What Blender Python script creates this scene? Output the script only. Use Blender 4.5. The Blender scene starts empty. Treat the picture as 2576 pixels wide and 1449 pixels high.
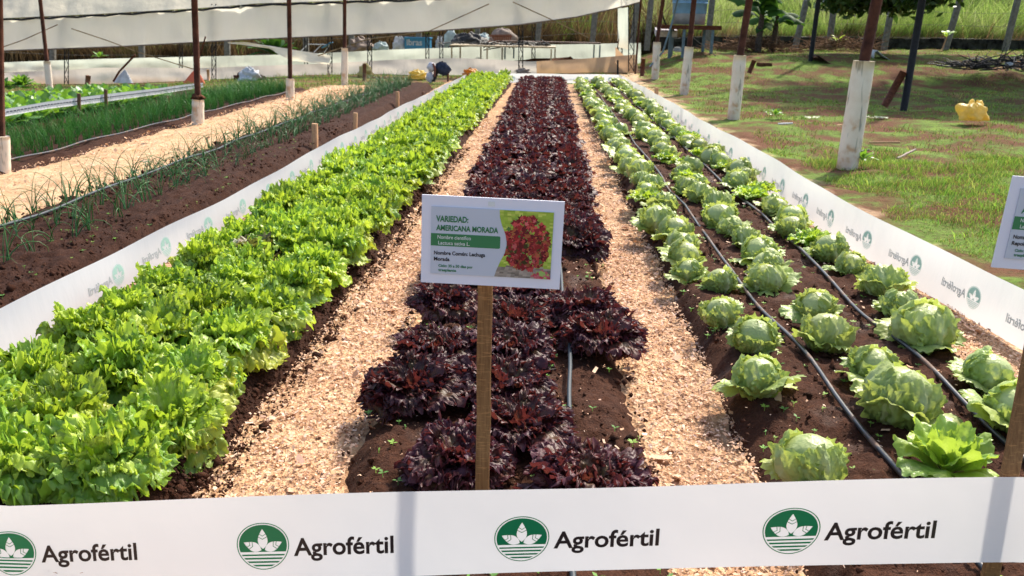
import bpy, math, random
import numpy as np
from mathutils import Vector, Matrix

# ------------------------------------------------------------------ camera, sky, sun, exposure
SC = bpy.context.scene
F, CX, CY = 2184.0, 1288.0, 724.5          # focal length and centre in units of a 2576 px wide frame
def cam_axes(vx=1380, vy=60, roll=1.2):
    y = np.array([vx-CX, -(vy-CY), -F]); y /= np.linalg.norm(y)
    r = math.radians(roll); u = np.array([math.sin(r), math.cos(r), 0.0])
    u[2] = -(y[0]*u[0]+y[1]*u[1])/y[2]; u /= np.linalg.norm(u)
    return np.array([np.cross(y, u), y, u])
RW = cam_axes(); CAM = np.array([0, 0, 1.6])
cam_d = bpy.data.cameras.new('camera'); cam = bpy.data.objects.new('camera', cam_d)
SC.collection.objects.link(cam); SC.camera = cam
M4 = Matrix([list(RW[0])+[0], list(RW[1])+[0], list(RW[2])+[1.6], [0, 0, 0, 1]])
cam.matrix_world = M4
cam_d.sensor_width = 36; cam_d.lens = F/2576*36; cam_d.clip_start = 0.05; cam_d.clip_end = 1500
cam_d.dof.use_dof = True; cam_d.dof.focus_distance = 2.9; cam_d.dof.aperture_fstop = 8
SC.view_settings.view_transform = 'Standard'; SC.view_settings.look = 'None'
SC.view_settings.exposure = 1.12; SC.view_settings.gamma = 1
SUN_AZ, SUN_EL = math.radians(33), math.radians(47)     # azimuth measured from +Y towards +X
wd = bpy.data.worlds.new('World'); SC.world = wd; wd.use_nodes = True
nt = wd.node_tree; sky = nt.nodes.new('ShaderNodeTexSky'); sky.sky_type = 'NISHITA'; sky.sun_disc = False
sky.sun_elevation = SUN_EL; sky.sun_rotation = SUN_AZ; sky.air_density = 1.0; sky.dust_density = 3.0
nt.links.new(sky.outputs[0], nt.nodes['Background'].inputs[0]); nt.nodes['Background'].inputs[1].default_value = 0.15
sl = bpy.data.lights.new('sun', 'SUN'); sl.energy = 3.2; sl.angle = math.radians(2.2); sl.color = (1, .93, .80)
sun = bpy.data.objects.new('sun', sl); SC.collection.objects.link(sun)
sd = Vector((math.sin(SUN_AZ)*math.cos(SUN_EL), math.cos(SUN_AZ)*math.cos(SUN_EL), math.sin(SUN_EL)))
sun.rotation_euler = sd.to_track_quat('Z', 'Y').to_euler(); sun.location = (10, 15, 20)

def ray(px, py): return RW@np.array([px-CX, -(py-CY), -F])
def atz(px, py, z=0.0):
    d = ray(px, py); return CAM+d*((z-CAM[2])/d[2])
def aty(px, py, Y):
    d = ray(px, py); return CAM+d*(Y/d[1])

# ------------------------------------------------------------------ helpers
rng = np.random.default_rng(7); random.seed(7)
COL = SC.collection
def tag(o, label, cat, group=None, kind=None):
    if label: o['label'] = label
    if cat: o['category'] = cat
    if group: o['group'] = group
    if kind: o['kind'] = kind
    return o
def empty(name, loc=(0, 0, 0), rz=0.0):
    o = bpy.data.objects.new(name, None); COL.objects.link(o); o.location = tuple(float(v) for v in loc); o.rotation_euler = (0, 0, rz); o.empty_display_size = .1
    return o
def mesh(name, V, Fc, mat=None, smooth=True, col=None, mats=None, mi=None):
    me = bpy.data.meshes.new(name); V = np.asarray(V, dtype=np.float32)
    if isinstance(Fc, np.ndarray):
        n, k = Fc.shape
        me.vertices.add(len(V)); me.vertices.foreach_set('co', V.ravel())
        me.loops.add(n*k); me.loops.foreach_set('vertex_index', Fc.astype(np.int32).ravel())
        me.polygons.add(n); me.polygons.foreach_set('loop_start', np.arange(0, n*k, k, dtype=np.int32))
        try: me.polygons.foreach_set('loop_total', np.full(n, k, dtype=np.int32))
        except Exception: pass
        me.update(calc_edges=True)
    else:
        me.from_pydata([tuple(map(float, v)) for v in V], [], [tuple(map(int, f)) for f in Fc]); me.update()
    if smooth: me.polygons.foreach_set('use_smooth', np.ones(len(me.polygons), dtype=bool))
    for m in (mats or [mat]):
        if m: me.materials.append(m)
    if mi is not None: me.polygons.foreach_set('material_index', np.asarray(mi, dtype=np.int32))
    if col is not None:
        a = me.color_attributes.new('Col', 'FLOAT_COLOR', 'POINT')
        c = np.ones((len(V), 4), dtype=np.float32); c[:, :3] = col; a.data.foreach_set('color', c.ravel())
    return me
def obj(name, V, Fc, mat=None, parent=None, **k):
    me = V if isinstance(V, bpy.types.Mesh) else mesh(name, V, Fc, mat, **k)
    o = bpy.data.objects.new(name, me); COL.objects.link(o); o.parent = parent
    return o
def cat_(parts):
    V, Fs, n = [], [], 0
    for v, f in parts:
        V.append(np.asarray(v, float)); Fs += [tuple(int(i)+n for i in q) for q in f]; n += len(v)
    return np.vstack(V), Fs
def box(c, s, rz=0, rx=0, ry=0):
    x, y, z = s[0]/2, s[1]/2, s[2]/2
    v = np.array([(a*x, b*y, d*z) for d in (-1, 1) for a, b in ((-1, -1), (1, -1), (1, 1), (-1, 1))], float)
    R = Matrix.Rotation(rz, 3, 'Z')@Matrix.Rotation(ry, 3, 'Y')@Matrix.Rotation(rx, 3, 'X')
    v = v@np.array(R).T+np.array(c)
    return v, [(3, 2, 1, 0), (4, 5, 6, 7), (0, 1, 5, 4), (1, 2, 6, 5), (2, 3, 7, 6), (3, 0, 4, 7)]
def tube(path, rad, seg=8, caps=True):
    P = [Vector(p) for p in path]; n = len(P); rad = rad if hasattr(rad, '__len__') else [rad]*n
    V, Fs = [], []
    up = Vector((0, 0, 1)) if abs((P[-1]-P[0]).normalized().z) < .9 else Vector((1, 0, 0))
    for i in range(n):
        t = (P[min(i+1, n-1)]-P[max(i-1, 0)]).normalized(); a = t.cross(up).normalized(); b = t.cross(a)
        for j in range(seg):
            an = 2*math.pi*j/seg; V.append(P[i]+(a*math.cos(an)+b*math.sin(an))*rad[i])
    for i in range(n-1):
        for j in range(seg):
            k = (j+1) % seg; Fs.append((i*seg+j, i*seg+k, (i+1)*seg+k, (i+1)*seg+j))
    if caps: Fs.append(tuple(range(seg))); Fs.append(tuple(range((n-1)*seg, n*seg))[::-1])
    return np.array([tuple(v) for v in V]), Fs
def bevel_stick(p0, p1, w, d, jit=0.0, n=5, r=None):
    """squared timber with slightly rounded edges between two points"""
    r = r or random; P0, P1 = Vector(p0), Vector(p1); t = (P1-P0).normalized()
    a = Vector((1, 0, 0)); a = (a-t*a.dot(t)).normalized(); b = t.cross(a)
    V, Fs = [], []; c = .18; prof = []
    for sx, sy in ((1, 1), (-1, 1), (-1, -1), (1, -1)):
        q = [(sx*(w/2), sy*(d/2-c*d)), (sx*(w/2-c*d), sy*(d/2))]
        prof += q if sx*sy > 0 else q[::-1]
    m = len(prof)
    for i in range(n):
        C = P0.lerp(P1, i/(n-1)); j1, j2 = r.uniform(-jit, jit), r.uniform(-jit, jit)
        for x, y in prof: V.append(tuple(C+a*(x+j1)+b*(y+j2)))
    for i in range(n-1):
        for j in range(m): k = (j+1) % m; Fs.append((i*m+j, i*m+k, (i+1)*m+k, (i+1)*m+j))
    Fs.append(tuple(range(m))[::-1]); Fs.append(tuple(range((n-1)*m, n*m)))
    return np.array(V), Fs
def blob(R, seed, amp=.2, nu=20, nv=12, sc=(1, 1, 1), fold=3.0, flat=True):
    g = np.random.default_rng(seed); u = np.linspace(0, 2*np.pi, nu, endpoint=False); v = np.linspace(0.05, np.pi-.05, nv)
    U, W = np.meshgrid(u, v); r = np.ones_like(U)
    for k in range(7):
        a, b, p, q = g.integers(1, 6), g.integers(1, 6), g.uniform(0, 6), g.uniform(0, 6)
        r += amp/ (1+.35*k)*np.sin(a*U+p)*np.sin(b*W*fold/2+q)
    if amp > .1:
        a_, b_, c_ = np.cos(U)*np.sin(W), np.sin(U)*np.sin(W), np.cos(W); r += amp*1.3*(np.abs(vn(a_*2+c_*1.3+seed, b_*2-c_, 1.6, 1))*2-.5)+amp*.6*(np.abs(vn(a_*2-c_+seed, b_*2+c_*1.4, 3.7, 2))*2-.5)
    X = R*r*np.cos(U)*np.sin(W)*sc[0]; Y = R*r*np.sin(U)*np.sin(W)*sc[1]; Z = R*r*np.cos(W)*sc[2]
    if flat: Z = np.maximum(Z, -R*.45*sc[2])+R*.45*sc[2]
    V = np.stack([X, Y, Z], -1).reshape(-1, 3); Fs = []
    for i in range(nv-1):
        for j in range(nu): k = (j+1) % nu; Fs.append((i*nu+j, (i+1)*nu+j, (i+1)*nu+k, i*nu+k))
    Fs.append(tuple(range(nu))[::-1]); Fs.append(tuple(range((nv-1)*nu, nv*nu)))
    return V, Fs
_T = [np.random.default_rng(100+i).random((256, 256)) for i in range(4)]
def vn(x, y, f=1.0, k=0):
    x = np.asarray(x, float)*f+37.3; y = np.asarray(y, float)*f+91.7
    xi, yi = np.floor(x).astype(int), np.floor(y).astype(int); a, b = x-xi, y-yi; a = a*a*(3-2*a); b = b*b*(3-2*b); T = _T[k]
    g = lambda i, j: T[i % 256, j % 256]
    return (g(xi, yi)*(1-a)+g(xi+1, yi)*a)*(1-b)+(g(xi, yi+1)*(1-a)+g(xi+1, yi+1)*a)*b-.5
def fbm(x, y, f, o=3, k=0): return sum(vn(x, y, f*2**i, (k+i) % 4)/2**i for i in range(o))
def sm(t): t = np.clip(t, 0, 1); return t*t*(3-2*t)
def hz(x, y):
    """terrain height"""
    x = np.asarray(x, float); y = np.asarray(y, float)
    h = -.55*sm((-x-5)/11)*sm((y-9)/17)
    h = h+.22*sm((x+3)/5)*sm((y-25)/4)
    h = h+.50*sm((x-3)/2.5)*sm((y-25.5)/6.5)+.012*np.clip(x-4, 0, 30)*sm((y-6)/20)
    h = h+.10*sm((x-2.9)/1.2)*fbm(x, y, .35, 3, 1)
    return h
def grid(xs, ys, zf):
    X, Y = np.meshgrid(xs, ys); Z = zf(X, Y); n, m = X.shape
    V = np.stack([X, Y, Z], -1).reshape(-1, 3); i = np.arange(n*m).reshape(n, m)
    Q = np.stack([i[:-1, :-1], i[:-1, 1:], i[1:, 1:], i[1:, :-1]], -1).reshape(-1, 4)
    return V, Q
def ygrid(y0, y1, k=.006, mn=.012):
    ys = [y0]
    while ys[-1] < y1: ys.append(ys[-1]+max(mn, k*max(ys[-1], 1.5)))
    ys[-1] = y1; return np.array(ys)

# ------------------------------------------------------------------ materials
class NT:
    def __init__(s, name):
        s.m = bpy.data.materials.new(name); s.m.use_nodes = True; s.t = s.m.node_tree; s.N = s.t.nodes; s.N.clear()
        s.out = s.n('ShaderNodeOutputMaterial')
    def n(s, typ, **k):
        o = s.N.new(typ)
        for a, b in k.items(): setattr(o, a, b)
        return o
    def l(s, a, b): s.t.links.new(a, b)
    def val(s, inp, v):
        if hasattr(v, 'links') or hasattr(v, 'is_output'): s.l(v, inp)
        elif isinstance(v, tuple): inp.default_value = (*v, 1) if len(v) == 3 else v
        else: inp.default_value = v
    def co(s, kind='Object'): return s.n('ShaderNodeTexCoord').outputs[kind]
    def pos(s): return s.n('ShaderNodeNewGeometry').outputs['Position']
    def noise(s, scale, detail=4, vec=None, rough=.55, dist=0):
        o = s.n('ShaderNodeTexNoise'); o.inputs['Scale'].default_value = scale; o.inputs['Detail'].default_value = detail
        o.inputs['Roughness'].default_value = rough; o.inputs['Distortion'].default_value = dist
        s.l(vec if vec is not None else s.co(), o.inputs['Vector']); return o.outputs['Fac']
    def vor(s, scale, vec=None, out='Distance', feat='F1'):
        o = s.n('ShaderNodeTexVoronoi', feature=feat); o.inputs['Scale'].default_value = scale
        s.l(vec if vec is not None else s.co(), o.inputs['Vector']); return o.outputs[out]
    def ramp(s, f, stops):
        o = s.n('ShaderNodeValToRGB'); e = o.color_ramp.elements
        while len(e) < len(stops): e.new(.5)
        for i, (p, c) in enumerate(stops): e[i].position = p; e[i].color = (*c, 1) if hasattr(c, '__len__') else (c, c, c, 1)
        s.l(f, o.inputs[0]); return o.outputs[0]
    def mix(s, f, a, b, blend='MIX'):
        o = s.n('ShaderNodeMix', data_type='RGBA', blend_type=blend); s.val(o.inputs[0], f); s.val(o.inputs[6], a); s.val(o.inputs[7], b); return o.outputs[2]
    def math(s, op, a, b=0.0, clamp=False):
        o = s.n('ShaderNodeMath', operation=op, use_clamp=clamp); s.val(o.inputs[0], a); s.val(o.inputs[1], b); return o.outputs[0]
    def scale(s, vec, v):
        o = s.n('ShaderNodeMapping'); s.l(vec, o.inputs[0]); o.inputs['Scale'].default_value = v; return o.outputs[0]
    def bsdf(s, col, rough=.8, spec=.3, bump=None, bs=.3, bd=.01, trans=0, tcol=None, metal=0):
        p = s.n('ShaderNodeBsdfPrincipled'); s.val(p.inputs['Base Color'], col); s.val(p.inputs['Roughness'], rough)
        p.inputs['Specular IOR Level'].default_value = spec; p.inputs['Metallic'].default_value = metal
        nrm = None
        if bump is not None:
            b = s.n('ShaderNodeBump'); b.inputs['Strength'].default_value = bs; b.inputs['Distance'].default_value = bd
            s.l(bump, b.inputs['Height']); nrm = b.outputs[0]; s.l(nrm, p.inputs['Normal'])
        sh = p.outputs[0]
        if trans:
            t = s.n('ShaderNodeBsdfTranslucent'); s.val(t.inputs[0], tcol if tcol is not None else col)
            if nrm: s.l(nrm, t.inputs['Normal'])
            x = s.n('ShaderNodeMixShader'); x.inputs[0].default_value = trans; s.l(sh, x.inputs[1]); s.l(t.outputs[0], x.inputs[2]); sh = x.outputs[0]
        s.l(sh, s.out.inputs[0]); return s.m
def plain(name, col, rough=.7, spec=.3, var=.12, scale=12, bump=.15, bd=.004, trans=0, metal=0, tcol=None):
    k = NT(name); f = k.noise(scale, 4); c2 = tuple(max(0, v*(1-var*2.2)) for v in col)
    c = k.mix(k.ramp(f, [(.3, 0), (.7, 1)]), c2, col)
    return k.bsdf(c, rough, spec, bump=k.noise(scale*4, 3), bs=bump, bd=bd, trans=trans, tcol=tcol, metal=metal)
def leafmat(name, base, edge, rib, trans, rough, tcol, dark=None, spec=.5, bs=.5, hv=.1):
    k = NT(name); a = k.n('ShaderNodeAttribute', attribute_name='Col'); s = k.n('ShaderNodeSeparateColor'); k.l(a.outputs['Color'], s.inputs[0])
    c = k.mix(k.math('POWER', s.outputs[0], 1.6), base, edge)
    n1 = k.noise(14, 3)
    if dark is not None: c = k.mix(k.ramp(k.math('ADD', k.math('MULTIPLY', s.outputs[2], .55), k.math('MULTIPLY', n1, .6)), [(.42, 0), (.68, 1)]), c, dark)
    c = k.mix(s.outputs[1], c, rib)
    r = k.n('ShaderNodeObjectInfo').outputs['Random']
    h = k.n('ShaderNodeHueSaturation'); k.l(c, h.inputs['Color'])
    k.l(k.math('ADD', .5-.012, k.math('MULTIPLY', r, .024)), h.inputs['Hue'])
    k.l(k.math('ADD', 1-hv, k.math('MULTIPLY', k.math('FRACT', k.math('MULTIPLY', r, 7.31)), 2*hv)), h.inputs['Value'])
    t = k.mix(.65, h.outputs[0], tcol)
    vein = k.math('ADD', k.noise(38, 3, dist=.6), k.math('MULTIPLY', k.vor(55), .5))
    return k.bsdf(h.outputs[0], rough, spec, bump=vein, bs=bs, bd=.006, trans=trans, tcol=t)

# soil
def soilmat(name, a, b, wet=.0):
    k = NT(name); P = k.pos(); n = k.noise(9, 6, P, .7); f = k.noise(70, 5, P, .7)
    c = k.mix(k.ramp(n, [(.35, 0), (.65, 1)]), a, b); c = k.mix(k.ramp(f, [(.4, 0), (.62, 1)]), k.mix(.55, c, tuple(v*.45 for v in a)), c)
    sp = k.ramp(k.vor(95, P), [(.09, 1), (.14, 0)]); sel = k.ramp(k.noise(23, 2, P), [(.58, 0), (.63, 1)])
    c = k.mix(k.math('MULTIPLY', sp, sel), c, (.42, .30, .2))
    r = k.ramp(k.noise(3.3, 2, P), [(.60, .95), (.70, .5 if wet else .95)])
    return k.bsdf(c, r, .16, bump=k.math('ADD', f, k.math('MULTIPLY', k.noise(190, 3, P), .5)), bs=.9, bd=.02)
M = {}
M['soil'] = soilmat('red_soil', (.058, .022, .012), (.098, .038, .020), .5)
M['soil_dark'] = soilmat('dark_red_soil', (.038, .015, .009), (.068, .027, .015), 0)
def chipsmat():
    k = NT('wood_chip_bed'); P = k.pos(); c1 = k.vor(60, k.scale(P, (1, .6, 1)), 'Color'); s = k.n('ShaderNodeSeparateColor'); k.l(c1, s.inputs[0])
    c = k.ramp(s.outputs[0], [(0, (.26, .13, .06)), (.3, (.44, .25, .13)), (.65, (.60, .37, .20)), (1, (.74, .51, .31))])
    big = k.noise(2.2, 4, P); c = k.mix(k.ramp(big, [(.38, .6), (.6, 0)]), c, (.25, .125, .065))
    return k.bsdf(c, .85, .25, bump=k.math('ADD', k.vor(60, k.scale(P, (1, .6, 1))), k.noise(120, 2, P)), bs=.8, bd=.015)
M['chipbed'] = chipsmat()
def attrmat(name, rough=.8, trans=0, spec=.25):
    k = NT(name); a = k.n('ShaderNodeAttribute', attribute_name='Col').outputs['Color']
    return k.bsdf(a, rough, spec, trans=trans, tcol=a)
M['chip'] = attrmat('wood_chips', .8, .12)
M['blade'] = attrmat('grass_blades', .55, .4)
def sawdust():
    k = NT('sawdust'); P = k.pos(); n = k.noise(5, 6, P, .7); f = k.noise(45, 5, P, .75)
    c = k.ramp(n, [(.3, (.45, .27, .14)), (.52, (.62, .41, .24)), (.75, (.72, .51, .32))]); c = k.mix(k.ramp(f, [(.3, .7), (.5, 0)]), c, (.30, .16, .08))
    g = k.math('MULTIPLY', k.ramp(k.noise(1.6, 5, P), [(.55, 0), (.68, 1)]), k.ramp(k.noise(60, 3, P), [(.5, 0), (.6, 1)]))
    c = k.mix(g, c, (.17, .17, .045))
    return k.bsdf(c, .95, .1, bump=k.math('ADD', n, f), bs=.8, bd=.035)
M['sawdust'] = sawdust()
def groundmat():
    k = NT('rough_ground'); P = k.pos(); n = k.noise(.9, 6, P, .65); f = k.noise(26, 5, P, .7)
    c = k.ramp(n, [(.42, (.12, .17, .035)), (.5, (.15, .11, .045)), (.6, (.17, .085, .045))]); c = k.mix(k.ramp(f, [(.35, .6), (.55, 0)]), c, (.07, .045, .02))
    return k.bsdf(c, .95, .1, bump=f, bs=.8, bd=.03)
M['ground'] = groundmat()
def lawnmat():
    k = NT('lawn_turf'); P = k.pos(); n = k.noise(1.1, 6, P, .65); f = k.noise(22, 5, P, .7)
    c = k.ramp(n, [(.42, (.14, .06, .033)), (.485, (.13, .09, .033)), (.55, (.12, .19, .035)), (.70, (.21, .30, .05))])
    c = k.mix(k.ramp(f, [(.36, .75), (.52, 0)]), c, (.085, .055, .025))
    x = k.n('ShaderNodeSeparateXYZ'); k.l(P, x.inputs[0])
    e = k.math('ADD', x.outputs[0], k.math('MULTIPLY', k.noise(1.7, 4, P), 1.3))
    c = k.mix(k.ramp(k.math('MULTIPLY', k.math('SUBTRACT', e, 2.42), .5), [(.45, 0), (.60, 1)]), k.mix(k.ramp(f, [(.35, .6), (.55, 0)]), (.60, .42, .26), (.27, .15, .08)), c)
    return k.bsdf(c, .95, .1, bump=k.math('ADD', f, n), bs=.9, bd=.04)
M['lawn'] = lawnmat()
M['green'] = leafmat('frilly_green_leaf', (.27, .43, .045), (.46, .58, .075), (.46, .56, .18), .38, .42, (.60, .76, .04), dark=(.20, .36, .04), hv=.17)
M['green_low'] = leafmat('frilly_green_leaf_yellowing', (.24, .38, .035), (.46, .48, .06), (.42, .50, .16), .36, .42, (.5, .6, .03), dark=(.17, .29, .03))
M['olive'] = leafmat('frilly_olive_leaf', (.10, .19, .03), (.17, .10, .05), (.25, .35, .09), .3, .4, (.3, .3, .04), dark=(.06, .12, .03))
M['red'] = leafmat('dark_red_leaf', (.125, .085, .028), (.085, .018, .024), (.16, .13, .05), .24, .46, (.24, .045, .032), dark=(.055, .014, .024), spec=.30, bs=.7, hv=.25)
M['ice'] = leafmat('iceberg_leaf', (.38, .45, .14), (.38, .48, .09), (.62, .66, .34), .32, .42, (.58, .66, .12), dark=(.31, .40, .10), bs=.7, hv=.16)
M['butter'] = leafmat('smooth_lime_leaf', (.24, .40, .055), (.34, .50, .06), (.52, .62, .24), .40, .42, (.55, .70, .06), dark=(.17, .33, .05), bs=.6)
M['kale'] = leafmat('broad_green_leaf', (.07, .19, .03), (.14, .30, .035), (.30, .42, .14), .38, .38, (.32, .60, .03), dark=(.035, .12, .03))
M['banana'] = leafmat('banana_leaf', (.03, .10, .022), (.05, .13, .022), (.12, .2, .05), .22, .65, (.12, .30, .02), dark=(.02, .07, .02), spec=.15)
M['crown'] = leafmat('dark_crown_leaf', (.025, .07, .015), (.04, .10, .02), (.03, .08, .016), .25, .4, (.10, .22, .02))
M['blade_onion'] = leafmat('onion_blade', (.035, .13, .035), (.09, .22, .04), (.1, .2, .06), .25, .35, (.12, .35, .05), bs=.1)
M['blade_chive'] = leafmat('chive_blade', (.03, .15, .022), (.09, .27, .03), (.1, .2, .06), .3, .35, (.12, .45, .04), bs=.1)
M['pipe'] = plain('rusted_pipe', (.105, .036, .018), .8, .12, .3, 9)
M['black'] = plain('black_metal', (.022, .021, .021), .7, .15, .2, 15)
def sleeve():
    k = NT('whitewashed_concrete'); P = k.co(); n = k.noise(5, 5, P)
    c = k.ramp(n, [(.33, (.50, .32, .19)), (.44, (.66, .56, .44)), (.7, (.72, .65, .54))])
    st = k.ramp(k.noise(11, 3, k.scale(P, (1, 1, .14)), .5), [(.62, 0), (.66, 1)]); c = k.mix(k.math('MULTIPLY', st, .8), c, (.24, .23, .18))
    z = k.n('ShaderNodeSeparateXYZ'); k.l(k.co('Generated'), z.inputs[0])
    c = k.mix(k.ramp(k.math('ADD', z.outputs[2], k.math('MULTIPLY', n, .3)), [(.16, .75), (.38, 0)]), c, (.5, .27, .13))
    return k.bsdf(c, .7, .3, bump=k.noise(60, 4), bs=.2, bd=.004)
M['sleeve'] = sleeve()
M['rust'] = plain('rusted_iron', (.14, .045, .022), .8, .2, .3, 20)
M['conc'] = plain('weathered_concrete', (.22, .21, .18), .9, .2, .25, 8)
def wood(name, a, b, sc=(1, 1, 1)):
    k = NT(name); P = k.co(); g = k.noise(22, 5, k.scale(P, (7, 7, .5)), .6, .6); r = k.noise(60, 3, k.scale(P, (.4, .4, 5)), .6)
    c = k.mix(k.ramp(g, [(.35, 0), (.65, 1)]), a, b); c = k.mix(k.ramp(r, [(.58, 0), (.64, .45)]), c, tuple(min(1, v*2.1) for v in b))
    return k.bsdf(c, .75, .25, bump=g, bs=.4, bd=.003)
M['stake'] = wood('brown_sawn_wood', (.14, .065, .022), (.235, .12, .045)); M['stake_pale'] = wood('pale_wood', (.36, .20, .10), (.50, .30, .16)); M['stake_dark'] = wood('dark_wood', (.10, .045, .025), (.17, .085, .045))
def film(name, col, trans, dirt=0.0, rough=.35, tc=None, dirtc=(.5, .3, .14), see=0):
    k = NT(name); P = k.pos(); c = k.mix(k.ramp(k.noise(1.2, 5, P), [(.4, 0), (.7, .35)]), col, tuple(v*.82 for v in col))
    if dirt:
        z = k.n('ShaderNodeSeparateXYZ'); k.l(k.co('Generated'), z.inputs[0])
        c = k.mix(k.ramp(k.math('ADD', z.outputs[2], k.math('MULTIPLY', k.noise(.7, 4, P), .5)), [(.3, dirt), (.62, 0)]), c, dirtc)
    m = k.bsdf(c, rough, .35, bump=k.noise(2.5, 5, k.scale(P, (2, 2, .6)), .5), bs=.35, bd=.08, trans=trans, tcol=tc or c)
    if see:
        x = k.n('ShaderNodeMixShader'); x.inputs[0].default_value = see; src = k.out.inputs[0].links[0].from_socket; k.l(src, x.inputs[1]); k.l(k.n('ShaderNodeBsdfTransparent').outputs[0], x.inputs[2]); k.l(x.outputs[0], k.out.inputs[0])
    return m
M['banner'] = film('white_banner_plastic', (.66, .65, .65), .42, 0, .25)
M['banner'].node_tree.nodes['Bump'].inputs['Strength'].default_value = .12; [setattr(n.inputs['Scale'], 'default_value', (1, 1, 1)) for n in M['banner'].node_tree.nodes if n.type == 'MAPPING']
M['banner_sunlit'] = film('white_sunlit_banner_plastic', (.80, .81, .80), .5, 0, .3); M['banner_sunlit'].node_tree.nodes['Bump'].inputs['Strength'].default_value = .12  # same banner plastic, sunlit brightness of the side strips put into the colour
M['curtain'] = film('greenhouse_curtain', (.86, .82, .72), .6, 0, .4, (.90, .85, .72), see=.16)
M['curtain_low'] = film('soiled_curtain', (.58, .53, .47), .42, .9, .4)
M['curtain_back'] = film('greenish_curtain', (.60, .65, .57), .45, .35, .4)
M['curtain_mud'] = film('mud_stained_curtain', (.50, .33, .20), .40, .8, .5)
M['roof'] = film('roof_film', (.88, .80, .62), .45, 0, .4)
M['pr_green'] = plain('printed_green', (.010, .25, .085), .35, .4, .03, 3, 0); M['pr_black'] = plain('printed_charcoal', (.035, .022, .020), .4, .4, .03, 3, 0)
M['pr_white'] = plain('printed_white', (.76, .76, .76), .35, .4, .01, 3, 0, trans=.1)
M['pr_teal'] = plain('show_through_teal_print', (.40, .62, .55), .35, .3, .03, 3, 0, trans=.35); M['pr_grey'] = plain('show_through_grey_print', (.44, .48, .49), .35, .3, .03, 3, 0, trans=.35); M['pr_pale'] = plain('show_through_white_print', (.76, .79, .78), .35, .3, .02, 3, 0, trans=.35)  # pale colours stand in for outer-face print showing through the translucent film
M['board'] = plain('white_foam_board', (.72, .72, .79), .5, .3, .02, 6, .03); M['panel'] = plain('pale_grey_print', (.50, .54, .61), .3, .4, .015, 6, 0)
M['sg_green'] = plain('sign_green', (.035, .19, .075), .35, .4, .03, 5, 0); M['sg_text'] = plain('sign_green_ink', (.030, .17, .065), .4, .3, .03, 5, 0); M['sg_black'] = plain('sign_black_ink', (.02, .018, .022), .4, .3, .03, 5, 0)
M['tape'] = plain('clear_tape', (.70, .73, .72), .2, .5, .05, 30, .1)
M['print'] = attrmat('printed_picture', .4)
M['hose'] = plain('black_drip_hose', (.028, .030, .034), .38, .5, .5, 14, .1)
k = NT('muddy_drip_hose'); nn = k.noise(9, 4, k.pos()); M['hose'] = k.bsdf(k.mix(k.ramp(nn, [(.52, 0), (.62, .8)]), (.022, .024, .030), (.15, .085, .055)), k.ramp(nn, [(.5, .35), (.65, .8)]), .5)
k = NT('grey_blue_hose'); M['hose2'] = k.bsdf((.035, .045, .052), .5, .3)
M['tank'] = plain('blue_grey_fibre_tank', (.20, .39, .60), .55, .35, .12, 4); M['tank_low'] = plain('pale_grey_fibre_tank', (.36, .37, .38), .6, .3, .15, 4)
M['steel'] = plain('blue_grey_steel', (.12, .19, .23), .5, .5, .2, 10); M['dk'] = plain('dark_plastic_heap', (.018, .018, .02), .5, .4, .3, 8, .8, .05)
M['bagy'] = plain('yellow_plastic_bag', (.85, .64, .16), .3, .5, .1, 8, .6, .03, trans=.45, tcol=(.9, .7, .2))
M['bagy2'] = plain('faded_yellow_bag', (.62, .50, .17), .35, .4, .15, 8, .6, .03, trans=.35)
M['bago'] = plain('orange_yellow_bag', (.85, .38, .05), .3, .5, .15, 8, .6, .03, trans=.4)
M['bagw'] = plain('white_woven_sack', (.62, .64, .66), .6, .3, .15, 8, .7, .03, trans=.2); M['bagg'] = plain('mint_white_sack', (.52, .62, .60), .6, .3, .15, 8, .7, .03, trans=.2)
M['tan'] = plain('tan_tarpaulin', (.36, .27, .21), .6, .3, .25, 7, .7, .04, trans=.2); M['blue'] = plain('blue_plastic_bin', (.03, .20, .36), .45, .4, .12, 7)
M['navy'] = plain('navy_cloth', (.045, .055, .085), .9, .1, .25, 12, .5); M['cap'] = plain('white_cloth', (.62, .58, .60), .9, .1, .15, 14, .4)
k = NT('orange_mesh_cloth'); ax = k.vor(90, k.co()); M['mesh_or'] = k.bsdf(k.mix(k.ramp(ax, [(.3, 0), (.5, 1)]), (.50, .10, .045), (.66, .20, .10)), .6, .3, trans=.35)
M['brick'] = plain('red_brown_slats', (.27, .10, .06), .8, .2, .3, 14); M['dirt'] = plain('dry_earth_clods', (.16, .065, .035), .95, .1, .35, 18, .8, .03)
M['brush'] = plain('dry_brushwood', (.28, .16, .09), .9, .1, .4, 5); M['matt'] = plain('brown_rubber_mat', (.11, .065, .045), .8, .2, .2, 10); M['sheet'] = plain('bright_metal_sheet', (.62, .62, .60), .35, .5, .1, 9)
M['stone'] = plain('dark_stone', (.055, .058, .045), .9, .2, .5, 3, .8, .05); M['bark'] = plain('grey_bark', (.12, .09, .07), .9, .1, .3, 14, .6)
M['scrap'] = plain('cream_lettuce_scrap', (.62, .66, .42), .5, .3, .15, 20, .4, trans=.3); M['tabletop'] = plain('weathered_table_mesh', (.17, .12, .10), .9, .2, .3, 8); M['cream'] = plain('cream_metal', (.50, .42, .30), .7, .3, .2, 10)
M['twine'] = plain('stained_cord', (.42, .28, .14), .8, .1, .3, 5)

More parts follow.
